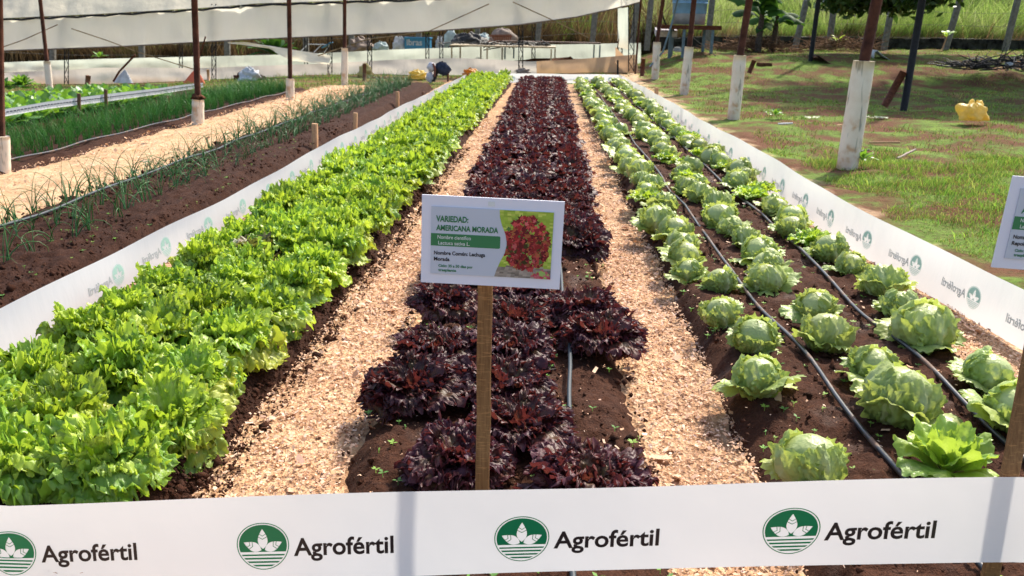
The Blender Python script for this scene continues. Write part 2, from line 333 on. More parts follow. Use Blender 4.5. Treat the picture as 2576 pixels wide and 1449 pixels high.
# ------------------------------------------------------------------ setting: ground, beds, paths, lawn
def structure(o): o['kind'] = 'structure'; return o
def axis(*segs):
    a = []
    for s, e, n in segs: a += list(np.linspace(s, e, n, endpoint=False))
    return np.array(a+[segs[-1][1]])
V, Q = grid(axis((-400, -60, 6), (-60, -12, 24), (-12, 25, 74), (25, 60, 18), (60, 400, 6)), axis((-60, -4, 8), (-4, 22, 40), (22, 42, 60), (42, 60, 8), (60, 500, 8)),
            lambda x, y: hz(x, y)-.045+.03*fbm(x, y, 1.1, 2)*(y > 24))
structure(obj('ground', V, Q, M['ground']))
V, Q = grid(np.linspace(-2.75, 2.75, 120), ygrid(-1.5, 24.9, .008, .02), lambda x, y: .006+.022*fbm(x, y, 3.2, 3)+hz(x, y)*0)
structure(obj('wood_chip_path', V, Q, M['chipbed']))
V, Q = grid(np.linspace(-5.6, -3.9, 110), ygrid(3, 22.2, .005, .02), lambda x, y: .0+.05*np.sqrt(np.clip(1-((x+4.75)/.82)**2, 0, 1))+.04*fbm(x, y, 2.6, 4)+.035*np.abs(fbm(x, y, 6.5, 3, 1))+hz(x, y)-.02)
structure(obj('sawdust_path', V, Q, M['sawdust']))
def bed(name, x0, x1, y0, y1, h, mat, wob=.04, seed=0, dens=.012, xd=0.0):
    w = x1-x0; xs = np.linspace(-.12, w+.12, int(w/dens/1.3))
    def zf(X, Y):
        k = seed*13.1; e0 = wob*fbm(Y+k, Y*0+k, 1.3, 3); e1 = wob*fbm(Y-k, Y*0+2*k, 1.5, 3)
        e0 = e0+.03*fbm(X+k, Y, 8, 2, 2); a = sm((X-e0+.05)/.21)*sm((w-X+e1+.03*fbm(X, Y+k, 8, 2, 2)+.05)/.21)
        fade = np.exp(-np.maximum(Y-6, 0)/14)
        return -.05+(h+.05)*a+.035*fbm(X+k, Y, 3.5, 3, 1)*a+(.030*fbm(X, Y+k, 15, 3, 2)+.022*np.maximum(fbm(X+k, Y, 42, 2, 3), -.1))*fade*(.45+.55*a)
    V, Q = grid(xs, ygrid(y0, y1, .0055, dens), zf); V[:, 0] += x0+xd*V[:, 1]; V[:, 2] += hz(V[:, 0], V[:, 1])*.9
    return structure(obj(name, V, Q, mat))
BH = .12
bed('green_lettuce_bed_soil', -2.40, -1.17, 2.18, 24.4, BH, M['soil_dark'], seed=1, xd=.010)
bed('red_lettuce_bed_soil', -.70, .43, -.6, 24.4, BH, M['soil'], seed=2)
bed('iceberg_bed_soil', .80, 2.12, -.6, 24.4, BH+.01, M['soil'], seed=3, xd=-.004)
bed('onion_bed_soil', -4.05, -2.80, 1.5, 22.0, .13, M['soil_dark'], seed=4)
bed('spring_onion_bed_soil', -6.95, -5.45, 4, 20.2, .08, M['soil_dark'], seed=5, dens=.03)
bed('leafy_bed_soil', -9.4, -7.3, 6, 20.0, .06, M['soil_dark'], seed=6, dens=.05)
V, Q = grid(np.concatenate([np.linspace(2.25, 6, 110), np.linspace(6.1, 30, 120)]), ygrid(-2, 41, .009, .03), lambda x, y: hz(x, y)+.012-.03*(x < 2.5)+.075*fbm(x, y, 1.5, 4)+.03*fbm(x, y, 6, 2)*np.exp(-y/25))
structure(obj('lawn', V, Q, M['lawn']))
# hillside behind the boundary fence
def hill(x, y): return hz(x, np.minimum(y, 41))+sm((y-38.5)/6)*1.3+np.clip(y-44, 0, 60)*.32+.3*fbm(x, y, .25, 3)*sm((y-39)/3)
V, Q = grid(np.linspace(-50, 60, 90), np.concatenate([np.linspace(36, 60, 50), np.linspace(62, 110, 20)]), lambda x, y: hill(x, y)-.05-.3*sm((38-y)/1.5))
k = NT('hillside_undergrowth'); P = k.pos(); nn = k.noise(.5, 5, P)
M['hill'] = k.bsdf(k.ramp(nn, [(.35, (.055, .045, .02)), (.65, (.12, .13, .03))]), .95, .1, bump=k.noise(4, 5, P), bs=1, bd=.3)
structure(obj('hill', V, Q, M['hill']))
# ------------------------------------------------------------------ scattered stuff: wood chips, grass, weeds
def inbed(x, y):
    r = ((x > -2.36+.01*y) & (x < -1.20+.01*y)) | ((x > -.68) & (x < .41)) | ((x > .83) & (x < 2.08)); return r
def chips(n, y0, y1, seed, pw, size, xr=(-2.6, 2.5)):
    g = np.random.default_rng(seed); y = y0+(y1-y0)*g.random(n)**pw; x = g.uniform(*xr, n)
    slope = ((x > -1.22+.01*y) & (x < -1.1)) | ((x > -.74) & (x < -.62)) | ((x > .36) & (x < .5)) | ((x > .75) & (x < .9))
    keep = (~inbed(x, y)) | (g.random(n) < .022); x, y, slope = x[keep], y[keep], slope[keep]; n = len(x)
    L = size*g.lognormal(0, .5, n)*(1+.12*y); W = L*g.uniform(.25, .8, n); yaw = g.uniform(0, np.pi, n)
    tilt = g.normal(0, .35, n); roll = g.normal(0, .4, n); cur = g.uniform(-.25, .35, n)*W
    q = np.array([(-.5, -.5), (0, -.5), (.5, -.5), (-.5, .5), (0, .5), (.5, .5)])
    a = q[None, :, 0]*L[:, None]; b = q[None, :, 1]*W[:, None]*g.uniform(.6, 1.2, (n, 6)); c = np.where(np.abs(q[None, :, 0]) < .1, 1, 0)*cur[:, None]
    z = a*np.sin(tilt)[:, None]+b*np.sin(roll)[:, None]+c
    X = x[:, None]+a*np.cos(yaw)[:, None]-b*np.sin(yaw)[:, None]; Y = y[:, None]+a*np.sin(yaw)[:, None]+b*np.cos(yaw)[:, None]
    base = .006+.022*fbm(x, y, 3.2, 3)+g.uniform(.002, .022, n)+np.where(inbed(x, y), BH, 0)+np.where(slope, .02, 0)
    V = np.stack([X, Y, z+base[:, None]], -1).reshape(-1, 3)
    i = np.arange(n)[:, None]*6; Q = np.concatenate([i+np.array([[0, 1, 4, 3]]), i+np.array([[1, 2, 5, 4]])])
    pal = np.array([(.66, .41, .22), (.74, .51, .31), (.80, .60, .41), (.56, .32, .16), (.70, .45, .26), (.38, .20, .10), (.70, .47, .30)])
    ci = g.choice(len(pal), n, p=[.24, .22, .12, .11, .16, .04, .11]); col = pal[ci]*g.uniform(.8, 1.1, (n, 1))*np.array([1, .96, 1.06]); col = np.repeat(col, 6, 0)
    return V, Q, col
VV = [chips(150000, 1.9, 6.5, 1, 1.25, .0058), chips(60000, 4.5, 15, 2, 1.1, .0075), chips(420, 1.6, 7, 3, 1.2, .018)]
def clods(n, seed):
    g = np.random.default_rng(seed); y = 1.9+9*g.random(n)**1.5; which = g.integers(0, 4, n); y = np.where(which == 0, y+.6, y)
    x = np.choose(which, [g.uniform(-1.3, -1.1, n)+.01*y, g.uniform(-.74, .46, n), g.uniform(.78, 2.12, n), g.uniform(-4.05, -2.8, n)]); y = y+np.where(which == 3, 2.2, 0)
    s = .0045*g.lognormal(0, .6, n)*(1+.06*y); s = np.minimum(s, .03); base = np.array([(1, 0, 0), (-1, 0, 0), (0, 1, 0), (0, -1, 0), (0, 0, 1), (0, 0, -1)], float)
    V = base[None]*s[:, None, None]*g.uniform(.55, 1.25, (n, 6, 3)); V = V+g.normal(0, .25, (n, 6, 3))*s[:, None, None]
    lo = np.choose(which, [np.clip((-1.08-x)*.6, .0, .1), np.minimum(BH, np.minimum(x+.74, .46-x)*1.0+.01), np.minimum(BH, np.minimum(x-.76, 2.16-x)*1.0+.01), np.full(n, .12)])
    V[..., 0] += x[:, None]; V[..., 1] += y[:, None]; V[..., 2] += (lo+.014)[:, None]
    f = np.array([(0, 2, 4), (2, 1, 4), (1, 3, 4), (3, 0, 4), (2, 0, 5), (1, 2, 5), (3, 1, 5), (0, 3, 5)]); Q = (np.arange(n)[:, None, None]*6+f[None]).reshape(-1, 3)
    return V.reshape(-1, 3), Q
V, Q = clods(14000, 4)
o = obj('soil_crumbs', V, Q, M['soil'], smooth=True); tag(o, 'small red brown crumbs of earth strewn over the beds', 'soil crumbs', kind='stuff')
def dust(n, seed):
    v, q, c = chips(n, 4.5, 21, seed, 1.4, .006, (-5.4, -4.12)); v[:, 2] += .03+hz(v[:, 0], v[:, 1])+.045*np.sqrt(np.clip(1-((v[:, 0]+4.75)/.82)**2, 0, 1)); return v, q, c*np.array([.98, .95, .9])
VV.append(dust(9000, 9))
off = 0; vs, qs, cs = [], [], []
for v, q, c in VV: vs.append(v); qs.append(q+off); cs.append(c); off += len(v)
o = obj('wood_chips', np.vstack(vs), np.vstack(qs), M['chip'], col=np.vstack(cs), smooth=False)
tag(o, 'loose pale orange wood chips covering the paths between the lettuce beds', 'wood chips', kind='stuff')
def blades(n, xy, hfun, L, w, lean, pal, seed, z0=None, seg=2, bias=(0, 0)):
    g = np.random.default_rng(seed); x, y = xy; n = len(x); yaw = g.uniform(0, 2*np.pi, n); LL = L*g.lognormal(0, .35, n)*(1+(.9*fbm(x, y, .6, 2, 1) if seg == 4 else np.clip(1.5*fbm(x, y, 2.1, 2, 1), -.5, 1.2)))
    le = g.uniform(.2, 1, n)*lean; dx = np.cos(yaw)*le+bias[0]; dy = np.sin(yaw)*le+bias[1]; z = hfun(x, y)
    P, C = [], []
    sel = np.clip(((fbm(x, y, .45, 3)+.5)*.75+g.random(n)*.35)*len(pal)-.5, 0, len(pal)-1).astype(int) if seg == 4 else g.integers(0, len(pal), n); base = pal[sel]*g.uniform(.45, 1.35, (n, 1))
    sx, sy = -np.sin(yaw+1.2), np.cos(yaw+1.2)
    ws = w*g.uniform(.6, 1.3, n)
    for i in range(seg+1):
        t = i/seg; ww = ws*(1-t**1.5)+.0004
        cx, cy, cz = x+dx*LL*t*t, y+dy*LL*t*t, z+LL*t*(1-.25*t*le)
        P.append(np.stack([cx-sx*ww, cy-sy*ww, cz], -1)); P.append(np.stack([cx+sx*ww, cy+sy*ww, cz], -1))
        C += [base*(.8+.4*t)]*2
    k = 2*(seg+1); V = np.stack(P, 1).reshape(-1, 3); C = np.stack(C, 1).reshape(-1, 3)
    i = np.arange(n)[:, None]*k; Q = np.concatenate([i+np.array([[2*s, 2*s+1, 2*s+3, 2*s+2]]) for s in range(seg)])
    return V, Q, C
def merge(L):
    off = 0; vs, qs, cs = [], [], []
    for v, q, c in L: vs.append(v); qs.append(q+off); cs.append(c); off += len(v)
    return np.vstack(vs), np.vstack(qs), np.vstack(cs)
g = np.random.default_rng(11); palg = np.array([(.16, .32, .032), (.27, .42, .05), (.08, .17, .025), (.40, .42, .09), (.20, .10, .045), (.11, .24, .028)])
def lawnxy(n, x0, x1, y0, y1, pw, thr):
    x = x0+(x1-x0)*g.random(n); y = y0+(y1-y0)*g.random(n)**pw; e = x-.32+1.3*(vn(x, y, 1.7)+.0)
    d = fbm(x, y, 1.3, 3, 2)+.5*fbm(x, y, .35, 2, 3); kp = (e > 2.95) & (d > thr-g.random(n)*.35) & (x < .72*y+3.2); return x[kp], y[kp]
lz = lambda x, y: hz(x, y)+.012+.075*fbm(x, y, 1.5, 4)+.03*fbm(x, y, 6, 2)*np.exp(-y/25)
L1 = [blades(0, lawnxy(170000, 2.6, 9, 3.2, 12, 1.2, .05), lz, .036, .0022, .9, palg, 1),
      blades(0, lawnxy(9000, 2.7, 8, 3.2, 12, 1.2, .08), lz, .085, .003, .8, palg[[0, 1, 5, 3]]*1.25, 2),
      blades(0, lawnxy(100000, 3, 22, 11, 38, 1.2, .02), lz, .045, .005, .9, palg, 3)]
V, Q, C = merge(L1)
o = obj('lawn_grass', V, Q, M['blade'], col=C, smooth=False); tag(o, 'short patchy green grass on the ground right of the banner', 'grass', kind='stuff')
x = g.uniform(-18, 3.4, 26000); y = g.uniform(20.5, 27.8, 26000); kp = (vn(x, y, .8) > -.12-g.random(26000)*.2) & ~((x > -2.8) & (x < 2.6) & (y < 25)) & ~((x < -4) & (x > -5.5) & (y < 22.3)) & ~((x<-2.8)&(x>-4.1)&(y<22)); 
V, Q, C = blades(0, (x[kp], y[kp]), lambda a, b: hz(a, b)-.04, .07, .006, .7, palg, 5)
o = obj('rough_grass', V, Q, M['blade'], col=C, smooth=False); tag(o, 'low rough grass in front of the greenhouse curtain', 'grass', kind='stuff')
# tall dry grass and reeds on the hillside
def hillxy(n, x0, x1, y0, y1):
    m = n//26; cx_ = g.uniform(x0, x1, m); cy_ = y0+(y1-y0)*g.random(m)**1.6; i = g.integers(0, m, n); return cx_[i]+g.normal(0, .16, n), cy_[i]+g.normal(0, .16, n)
pr = np.array([(.10, .16, .035), (.20, .32, .055), (.31, .44, .09), (.42, .52, .14), (.50, .52, .24), (.36, .34, .14)]); pb = np.array([(.10, .065, .03), (.16, .10, .045), (.22, .15, .07), (.10, .11, .03)])
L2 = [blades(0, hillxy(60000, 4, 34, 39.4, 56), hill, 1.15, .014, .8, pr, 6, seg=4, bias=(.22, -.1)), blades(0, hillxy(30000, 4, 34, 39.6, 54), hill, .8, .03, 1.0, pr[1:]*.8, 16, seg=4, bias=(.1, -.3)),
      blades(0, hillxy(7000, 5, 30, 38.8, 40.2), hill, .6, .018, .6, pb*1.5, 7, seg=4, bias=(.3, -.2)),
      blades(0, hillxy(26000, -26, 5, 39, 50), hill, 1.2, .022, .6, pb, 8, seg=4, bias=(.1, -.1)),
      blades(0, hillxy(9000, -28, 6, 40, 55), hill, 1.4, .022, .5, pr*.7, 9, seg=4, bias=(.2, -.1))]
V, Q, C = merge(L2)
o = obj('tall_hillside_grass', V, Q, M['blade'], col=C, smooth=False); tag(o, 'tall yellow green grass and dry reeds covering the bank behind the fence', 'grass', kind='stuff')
# seedlings and weeds on the soil
def weeds(n, seed):
    g = np.random.default_rng(seed); V, Fs, C = [], [], []
    for i in range(n):
        r = g.random(); y = 2.0+7*g.random()**1.6
        if r < .3: x = g.uniform(-.66, .4)
        elif r < .75: x = g.uniform(.82, 2.1)
        else: x = g.uniform(-4, -2.85); y += 2.0
        z = BH+.012; nl = g.integers(2, 6); s = g.uniform(.008, .02); a0 = g.uniform(0, 6)
        c = np.array([(.16, .36, .05), (.25, .42, .07), (.12, .28, .06)][g.integers(3)])
        for j in range(nl):
            a = a0+j*6.283/nl+g.normal(0, .3); u = np.array([math.cos(a), math.sin(a), .25]); w = np.array([-math.sin(a), math.cos(a), 0])*s*.35; b = np.array([x, y, z+s*.5]); n0 = len(V)
            V += [b, b+u*s*.6+w, b+u*s*1.2, b+u*s*.6-w]; Fs.append((n0, n0+1, n0+2, n0+3)); C += [c]*4
        n0 = len(V); V += [(x-.001, y, z-.01), (x+.001, y, z-.01), (x+.001, y, z+s*.5), (x-.001, y, z+s*.5)]; Fs.append((n0, n0+1, n0+2, n0+3)); C += [c]*4
    return np.array(V), np.array(Fs), np.array(C)
V, Q, C = weeds(900, 3)
o = obj('seedling_weeds', V, Q, M['blade'], col=C, smooth=False); tag(o, 'tiny green weed seedlings dotted over the bare soil', 'weeds', kind='stuff')

# ------------------------------------------------------------------ lettuce leaves
def fan_leaf(g, L, W, th0, th1, az, nphi=26, nr=7, ruf=.02, kk=9, cup=.0, base=.012, spread=1.2, z0=0.0, rb=0.0, ser=.05, pet=.3, wrapk=0, frz=.45):
    phi = np.linspace(-spread, spread, nphi)[None, :]; r = (np.linspace(0, 1, nr)**(.62 if nr > 9 else .8))[:, None]
    p = g.uniform(0, 6.28, 6)
    R = L*(.82+.18*np.cos(phi*1.2))*(1+ser*np.sin(phi*kk*2.3+p[3])+ser*.35*g.normal(0, 1, phi.shape))
    a = r*R*np.cos(phi*.95); b = r*R*np.sin(phi)*W/L
    b = b*sm(a/(L*pet)+.12)
    w0 = 6.5*phi+p[2]; w1 = kk*phi+2.2*np.sin(3.3*phi+p[5])+1.1*np.sin(7.7*phi+p[3])+p[0]; w2 = kk*2.3*phi+2.5*np.sin(4.1*phi+p[2])+1.6*np.sin(11*phi+p[4])+p[1]
    am = .65+.45*np.sin(1.7*phi*kk*.23+p[1]*2); fa = .22/L if L < .6 else 6.0/L/30; q0 = p[0]*3
    n1 = vn(a*fa+q0, b*fa, 42, 0)*2; n2 = vn(a*fa+q0, b*fa+5, 98, 1)*2; n3 = vn(a*fa-q0, b*fa, 55, 2)*2; n4 = vn(a*fa, b*fa-q0, 60, 3)*2
    nd = ruf*(.55*r**2.2*np.sin(w0+1.5*r)+frz*.85*n1*r**1.6+frz*.55*n2*r**2.5+.35*am*r**9*np.sin(w1+3*r)+.25*r**12*np.sin(w2))
    b = b+ruf*(.7*frz*n3*r**4+.3*am*r**9*np.cos(w1+.6)); a = a+ruf*(.7*frz*n4*r**4+.35*r**10*np.sin(w2+p[4]))
    nd = nd+cup*(b/(W+1e-6))**2*L
    s = np.clip(a/L, 0, 1.1); th = th0+th1*s   # angle from vertical along the leaf
    # integrate midrib analytically
    e = 1e-4 if abs(th1) < 1e-4 else th1
    xo = L*(np.cos(th0)-np.cos(th0+e*s))/e; zo = L*(np.sin(th0+e*s)-np.sin(th0))/e
    ex = a-np.clip(a, 0, 1.1*L); xo += ex*np.sin(th); zo += ex*np.cos(th)
    if wrapk:
        rho = np.maximum(xo+base, .03); Rc = rho*wrapk; an = np.clip(b/Rc, -2.4, 2.4)
        h = -nd*np.cos(th); X = xo+base-Rc*(1-np.cos(an))+h*np.cos(an); Y = Rc*np.sin(an)+h*np.sin(an); Z = zo+nd*np.sin(th)+z0
    else: X = xo-nd*np.cos(th)+base; Z = zo+nd*np.sin(th)+z0; Y = b
    ca, sa = math.cos(az), math.sin(az)
    V = np.stack([X*ca-Y*sa, X*sa+Y*ca, Z], -1).reshape(-1, 3)
    i = np.arange(nr*nphi).reshape(nr, nphi); Q = np.stack([i[:-1, :-1], i[:-1, 1:], i[1:, 1:], i[1:, :-1]], -1).reshape(-1, 4)
    rib = np.exp(-(phi*7)**2)*(1-r)**.7*.9+rb*0; rib = np.broadcast_to(np.maximum(rib, (r < .18)*.7), (nr, nphi))
    C = np.stack([np.broadcast_to(r, (nr, nphi)), rib, np.full((nr, nphi), g.random())], -1).reshape(-1, 3)
    return V, Q, C
def rosette(seed, n, Lr, Wr, ruf, kk, nphi, nr, H=.0, lo=.1, hi=1.25, dr=.7, tilt=.0, ser=.05, spread=1.2, cup=0, dome=0, t0=0, t1=1):
    g = np.random.default_rng(seed); out = []
    for i in range(n):
        t = t0+(t1-t0)*(i+.5)/n; L = Lr[0]+(Lr[1]-Lr[0])*t**.7; L *= g.uniform(.88, 1.12)
        th0 = lo+(hi-lo)*t**1.15+g.normal(0, .08); az = i*2.39996+g.normal(0, .2)
        if dome: th0 = .05+.78*t**.9+g.normal(0, .09); L *= dome*(.93+.07*g.random()); kq = .75+1.0*t**.8
        out.append(fan_leaf(g, L, L*(Wr[0]+(Wr[1]-Wr[0])*t), th0, (kq if dome else dr*(.4+.9*t))*g.uniform(.75, 1.2), az, nphi, nr, ruf*g.uniform(.7, 1.25), kk*g.uniform(.8, 1.2), ser=ser, spread=spread, z0=.015, cup=cup, wrapk=1.7 if dome else 0, frz=.9 if dome else .35))
    V, Q, C = merge(out); V[:, 2] = np.maximum(V[:, 2], .004+.01*np.abs(np.sin(V[:, 0]*60))); return V, Q, C
def lettuce_mesh(name, mat, **k):
    V, Q, C = rosette(**k); return mesh(name, V, Q, mat, col=C)
ORD = 'frontmost second third fourth fifth sixth seventh eighth ninth tenth eleventh twelfth thirteenth fourteenth fifteenth sixteenth'.split()
def zone(y, lim=(9, 15, 20)): return ['a third of the way back', 'about halfway back', 'well towards the back', 'close to the far banner'][int(y > lim[0])+int(y > lim[1])+int(y > lim[2])]
def place(me, name, loc, rz, sc, label, cat, group, tilt=(0, 0)):
    o = bpy.data.objects.new(name, me); COL.objects.link(o); o.location = tuple(map(float, loc)); o.rotation_euler = (tilt[0], tilt[1], rz); o.scale = (sc[0], sc[0], sc[1]) if hasattr(sc, '__len__') else (sc,)*3
    return tag(o, label, cat, group)
# --- frilly green bed
def lettuce_thing(name, proto, loc, rz, sc, label, cat, group, tilt=(0, 0)):
    """an Empty with a copy of every part mesh of the prototype"""
    e = empty(name, loc, rz); e.rotation_euler = (tilt[0], tilt[1], rz); e.scale = (sc[0], sc[0], sc[1]) if hasattr(sc, '__len__') else (sc,)*3
    for pn, me, lab in proto:
        c = bpy.data.objects.new(pn, me); COL.objects.link(c); c.parent = e
        if lab: c['label'] = lab
    return tag(e, label, cat, group)
def green_proto(seed, hi):
    a = lettuce_mesh('heart', M['green'], seed=seed, n=18 if hi else 14, Lr=(.15, .225), Wr=(.72, .85), ruf=.023, kk=23 if hi else 17, nphi=140 if hi else 54, nr=18 if hi else 9, dome=1.0, t0=.02, t1=.72, ser=.04)
    b = lettuce_mesh('outer_leaves', M['green_low'] if seed % 2 else M['green'], seed=seed+50, n=9 if hi else 7, Lr=(.19, .235), Wr=(.8, .92), ruf=.023, kk=23 if hi else 17, nphi=140 if hi else 54, nr=18 if hi else 9, dome=1.0, t0=.72, t1=1.12, ser=.04)
    return [('heart', a, None), ('outer_leaves', b, None)]
GH = [green_proto(s, True) for s in range(1, 7)]; GL = [green_proto(s, False) for s in range(11, 15)]
g = np.random.default_rng(21)
rows = [(-2.10, 'row beside the left banner'), (-1.77, 'middle row of the left bed'), (-1.43, 'row beside the left path')]
for ri, (rx, rn) in enumerate(rows):
    y = 2.36+ri*.06; i = 0
    while y < 24.1:
        X = rx+.019*y-.0003*y*y+g.normal(0, .02); Yp = y+g.normal(0, .025); s = g.uniform(.90, 1.06)*(1 if ri else .95)
        lab = ('frilly green lettuce, %s plant, %s' % (ORD[i], rn)) if i < 14 else 'frilly green lettuce %s, %s' % (zone(y), rn)
        pr_ = GH[g.integers(6)] if y < 7.5 else GL[g.integers(4)]
        lettuce_thing('green_lettuce', pr_, (X, Yp, BH-.01+hz(X, Yp)), g.uniform(0, 6.28), (s, s*g.uniform(1.45, 1.8)), lab, 'lettuce', 'frilly green lettuces in the left bed', (g.normal(0, .08), g.normal(0, .08)+(.1 if ri == 2 else 0)))
        y += g.uniform(.38, .43); i += 1
# the brownish plant among them
om = lettuce_mesh('green_lettuce', M['olive'], seed=77, n=26, Lr=(.10, .2), Wr=(.85, .95), ruf=.02, kk=13, nphi=60, nr=9, lo=.05, hi=1.2, dr=.8)
p = atz(650, 585, .34); place(om, 'green_lettuce', (p[0], p[1], BH+.05), 1, 1.0, 'brown tinged olive lettuce sunk between the bright green ones', 'lettuce', None)
# --- dark red bed
def red_proto(seed, hi):
    a = lettuce_mesh('heart', M['red'], seed=seed+200, n=18 if hi else 14, Lr=(.14, .215), Wr=(.72, .85), ruf=.023, kk=26 if hi else 18, nphi=140 if hi else 54, nr=18 if hi else 9, dome=1.0, t0=.02, t1=.72, ser=.06)
    b = lettuce_mesh('outer_leaves', M['red'], seed=seed+260, n=9 if hi else 7, Lr=(.185, .225), Wr=(.78, .9), ruf=.023, kk=26 if hi else 18, nphi=140 if hi else 54, nr=18 if hi else 9, dome=1.0, t0=.72, t1=1.1, ser=.06)
    return [('heart', a, None), ('outer_leaves', b, None)]
RH = [red_proto(s, True) for s in range(1, 6)]; RL = [red_proto(s, False) for s in range(11, 15)]
def putred(X, Y, s, lab):
    P_ = RH[g.integers(5)] if Y < 7.5 else RL[g.integers(4)]
    lettuce_thing('red_lettuce', P_, (X, Y, BH-.005), g.uniform(0, 6.28), (s, s*g.uniform(.95, 1.12)), lab, 'lettuce', 'dark red lettuces in the middle bed', (g.normal(0, .09), g.normal(0, .09)))
near_red = [(.18, 2.50, 1.1, 'large dark red lettuce at the front of the middle bed, right of the stake'), (-.27, 2.66, 1.0, 'dark red lettuce at the front of the middle bed, left of the stake'),
 (-.06, 2.92, 1.08, 'dark red lettuce behind the wooden stake, second from the banner'), (-.50, 3.25, 1.12, 'broad dark red lettuce spilling over the left bed edge, beyond bare soil'),
 (-.14, 3.30, 1.08, 'dark red lettuce right beside the stake, well below the board'), (-.46, 3.66, 1.0, 'dark red lettuce left of the stake, half way up to the board'),
 (.30, 3.90, 1.12, 'wine red lettuce beyond the patch of bare soil and the grey hose'), (-.12, 3.72, 1.05, 'dark red lettuce behind the top of the stake, under the board'),
 (.24, 4.30, 1.1, 'dark red lettuce under the right corner of the board'), (-.50, 4.40, 1.0, 'dark red lettuce showing left of the bottom corner of the board'), (-.12, 4.12, 1.0, 'dark red lettuce hidden in part by the bottom edge of the board'), (-.1, 4.6, .95, 'dark red lettuce behind the board, in the middle of the bed')]
for X, Y, s, lab in near_red: putred(X, Y, s, lab)
for ri, (rx, rn) in enumerate([(-.50, 'left row of the middle bed'), (-.12, 'centre row of the middle bed'), (.27, 'right row of the middle bed')]):
    y = (5.0, 5.05, 5.75)[ri]; i = 0
    while y < 24.0:
        putred(rx+g.normal(0, .025), y+g.normal(0, .03), g.uniform(.98, 1.14), ('dark red lettuce, %s beyond the board, %s' % (ORD[i] if i else 'nearest', rn)) if i < 10 else 'dark red lettuce %s, %s' % (zone(y), rn))
        y += g.uniform(.30, .35); i += 1
# --- iceberg heads
def wrap_leaf(g, R, az, amax, wid, lift, nu=16, nv=15, kk=7, fl=.02):
    u = np.linspace(0.02, 1, nu)[:, None]; v = np.linspace(-1, 1, nv)[None, :]; p = g.uniform(0, 6.28, 6)
    al = u*amax*(1-.10*v*v)+.05*np.sin(4*v*3+p[0])*u**3; be = v*wid*np.sin(np.clip(u*1.25+.12, 0, 1)*np.pi/2)**.8
    edge = np.maximum(np.abs(v)**3, u**5)
    r = R*(1+lift)+.008*np.exp(-(v*5)**2)*(1-u*.7)+.006*vn(u*3+p[5]*3, v*2.5, 3.2, 1)*2+.004*vn(u*9+p[5]*3, v*7, 2, 2)*2+.0030*np.sin(v*13+p[1]+2.5*u)*(.3+u)+.0045*np.sin(7*u+9*v+p[2])*u
    r = r+edge*fl*(.5+.6*np.sin(kk*2.2*(v+u*1.0)+p[3])+.35*np.sin(kk*4.6*v+p[4]))
    r = r-.006*(1-edge)
    pa = np.stack([np.sin(al)*math.cos(az), np.sin(al)*math.sin(az), -np.cos(al)], -1); sd_ = np.array([-math.sin(az), math.cos(az), 0])
    be = be[..., None]*np.ones(al.shape)[..., None]
    D = pa*np.cos(be)+sd_*np.sin(be); V = D*r[..., None]; V[..., 2] = V[..., 2]*.88
    i = np.arange(nu*nv).reshape(nu, nv); Q = np.stack([i[:-1, :-1], i[:-1, 1:], i[1:, 1:], i[1:, :-1]], -1).reshape(-1, 4)
    veins = .12*np.clip(np.sin(v*13+p[1]+2.5*u), 0, 1)**3*(1-edge)
    rib = np.clip(np.exp(-(v*6)**2)*(1-u*.6)+veins, 0, .85)
    C = np.stack([edge*np.ones(al.shape), rib*np.ones(al.shape), np.full(al.shape, g.random())], -1)
    return V.reshape(-1, 3), Q, C.reshape(-1, 3)
def ice_proto(seed, hi=True):
    g = np.random.default_rng(seed+900); R = g.uniform(.088, .112); parts = []
    u = 12
    core = blob(R*.93, seed, .03, 16, 10, flat=False); cv = core[0]*np.array([1, 1, .88])
    cf = [f for f in core[1] if len(f) == 4]; parts.append((cv, np.array(cf), np.tile([.2, .35, .3], (len(cv), 1))))
    az0 = g.uniform(0, 6.28); n = 6
    for i in range(n): parts.append(wrap_leaf(g, R, az0+i*2.4+g.normal(0, .25), g.uniform(1.9, 2.9) if i < 4 else g.uniform(1.5, 2.2), g.uniform(.75, 1.15), .01+.026*i, 26 if hi else 12, 31 if hi else 13, kk=11, fl=.005+.0026*i))
    V, Q, C = merge(parts); V[:, 2] += R*.80
    out = [('head', mesh('head', V, Q, M['ice'], col=C), None)]
    m = g.integers(3, 6) if hi else 3; a0 = g.uniform(0, 6.28)
    for i in range(m):
        L = g.uniform(.12, .175)
        v, q, c = fan_leaf(g, L, L*g.uniform(.75, .95), g.uniform(.45, .95), g.uniform(.7, 1.4), a0+i*6.28/m+g.normal(0, .35), 46 if hi else 20, 10 if hi else 6, .013, 9, cup=-.25, base=.035, z0=.01, ser=.05)
        v[:, 2] = np.maximum(v[:, 2], .006+.008*np.abs(np.sin(v[:, 0]*45)))
        out.append(('outer_leaf', mesh('outer_leaf', v, q, M['ice'], col=c), None))
    return out
IH = [ice_proto(s) for s in range(9)]; IL = [ice_proto(s+30, False) for s in range(5)]
g = np.random.default_rng(33)
def putice(X, Y, s, lab, P_=None, tl=.35):
    P_ = P_ or (IH[g.integers(9)] if Y < 9 else IL[g.integers(5)])
    lettuce_thing('iceberg_lettuce', P_, (X, Y, BH+.008), g.uniform(0, 6.28), s, lab, 'lettuce', 'iceberg lettuces in the right bed', (g.normal(0, tl*.6), g.normal(0, tl*.6)))
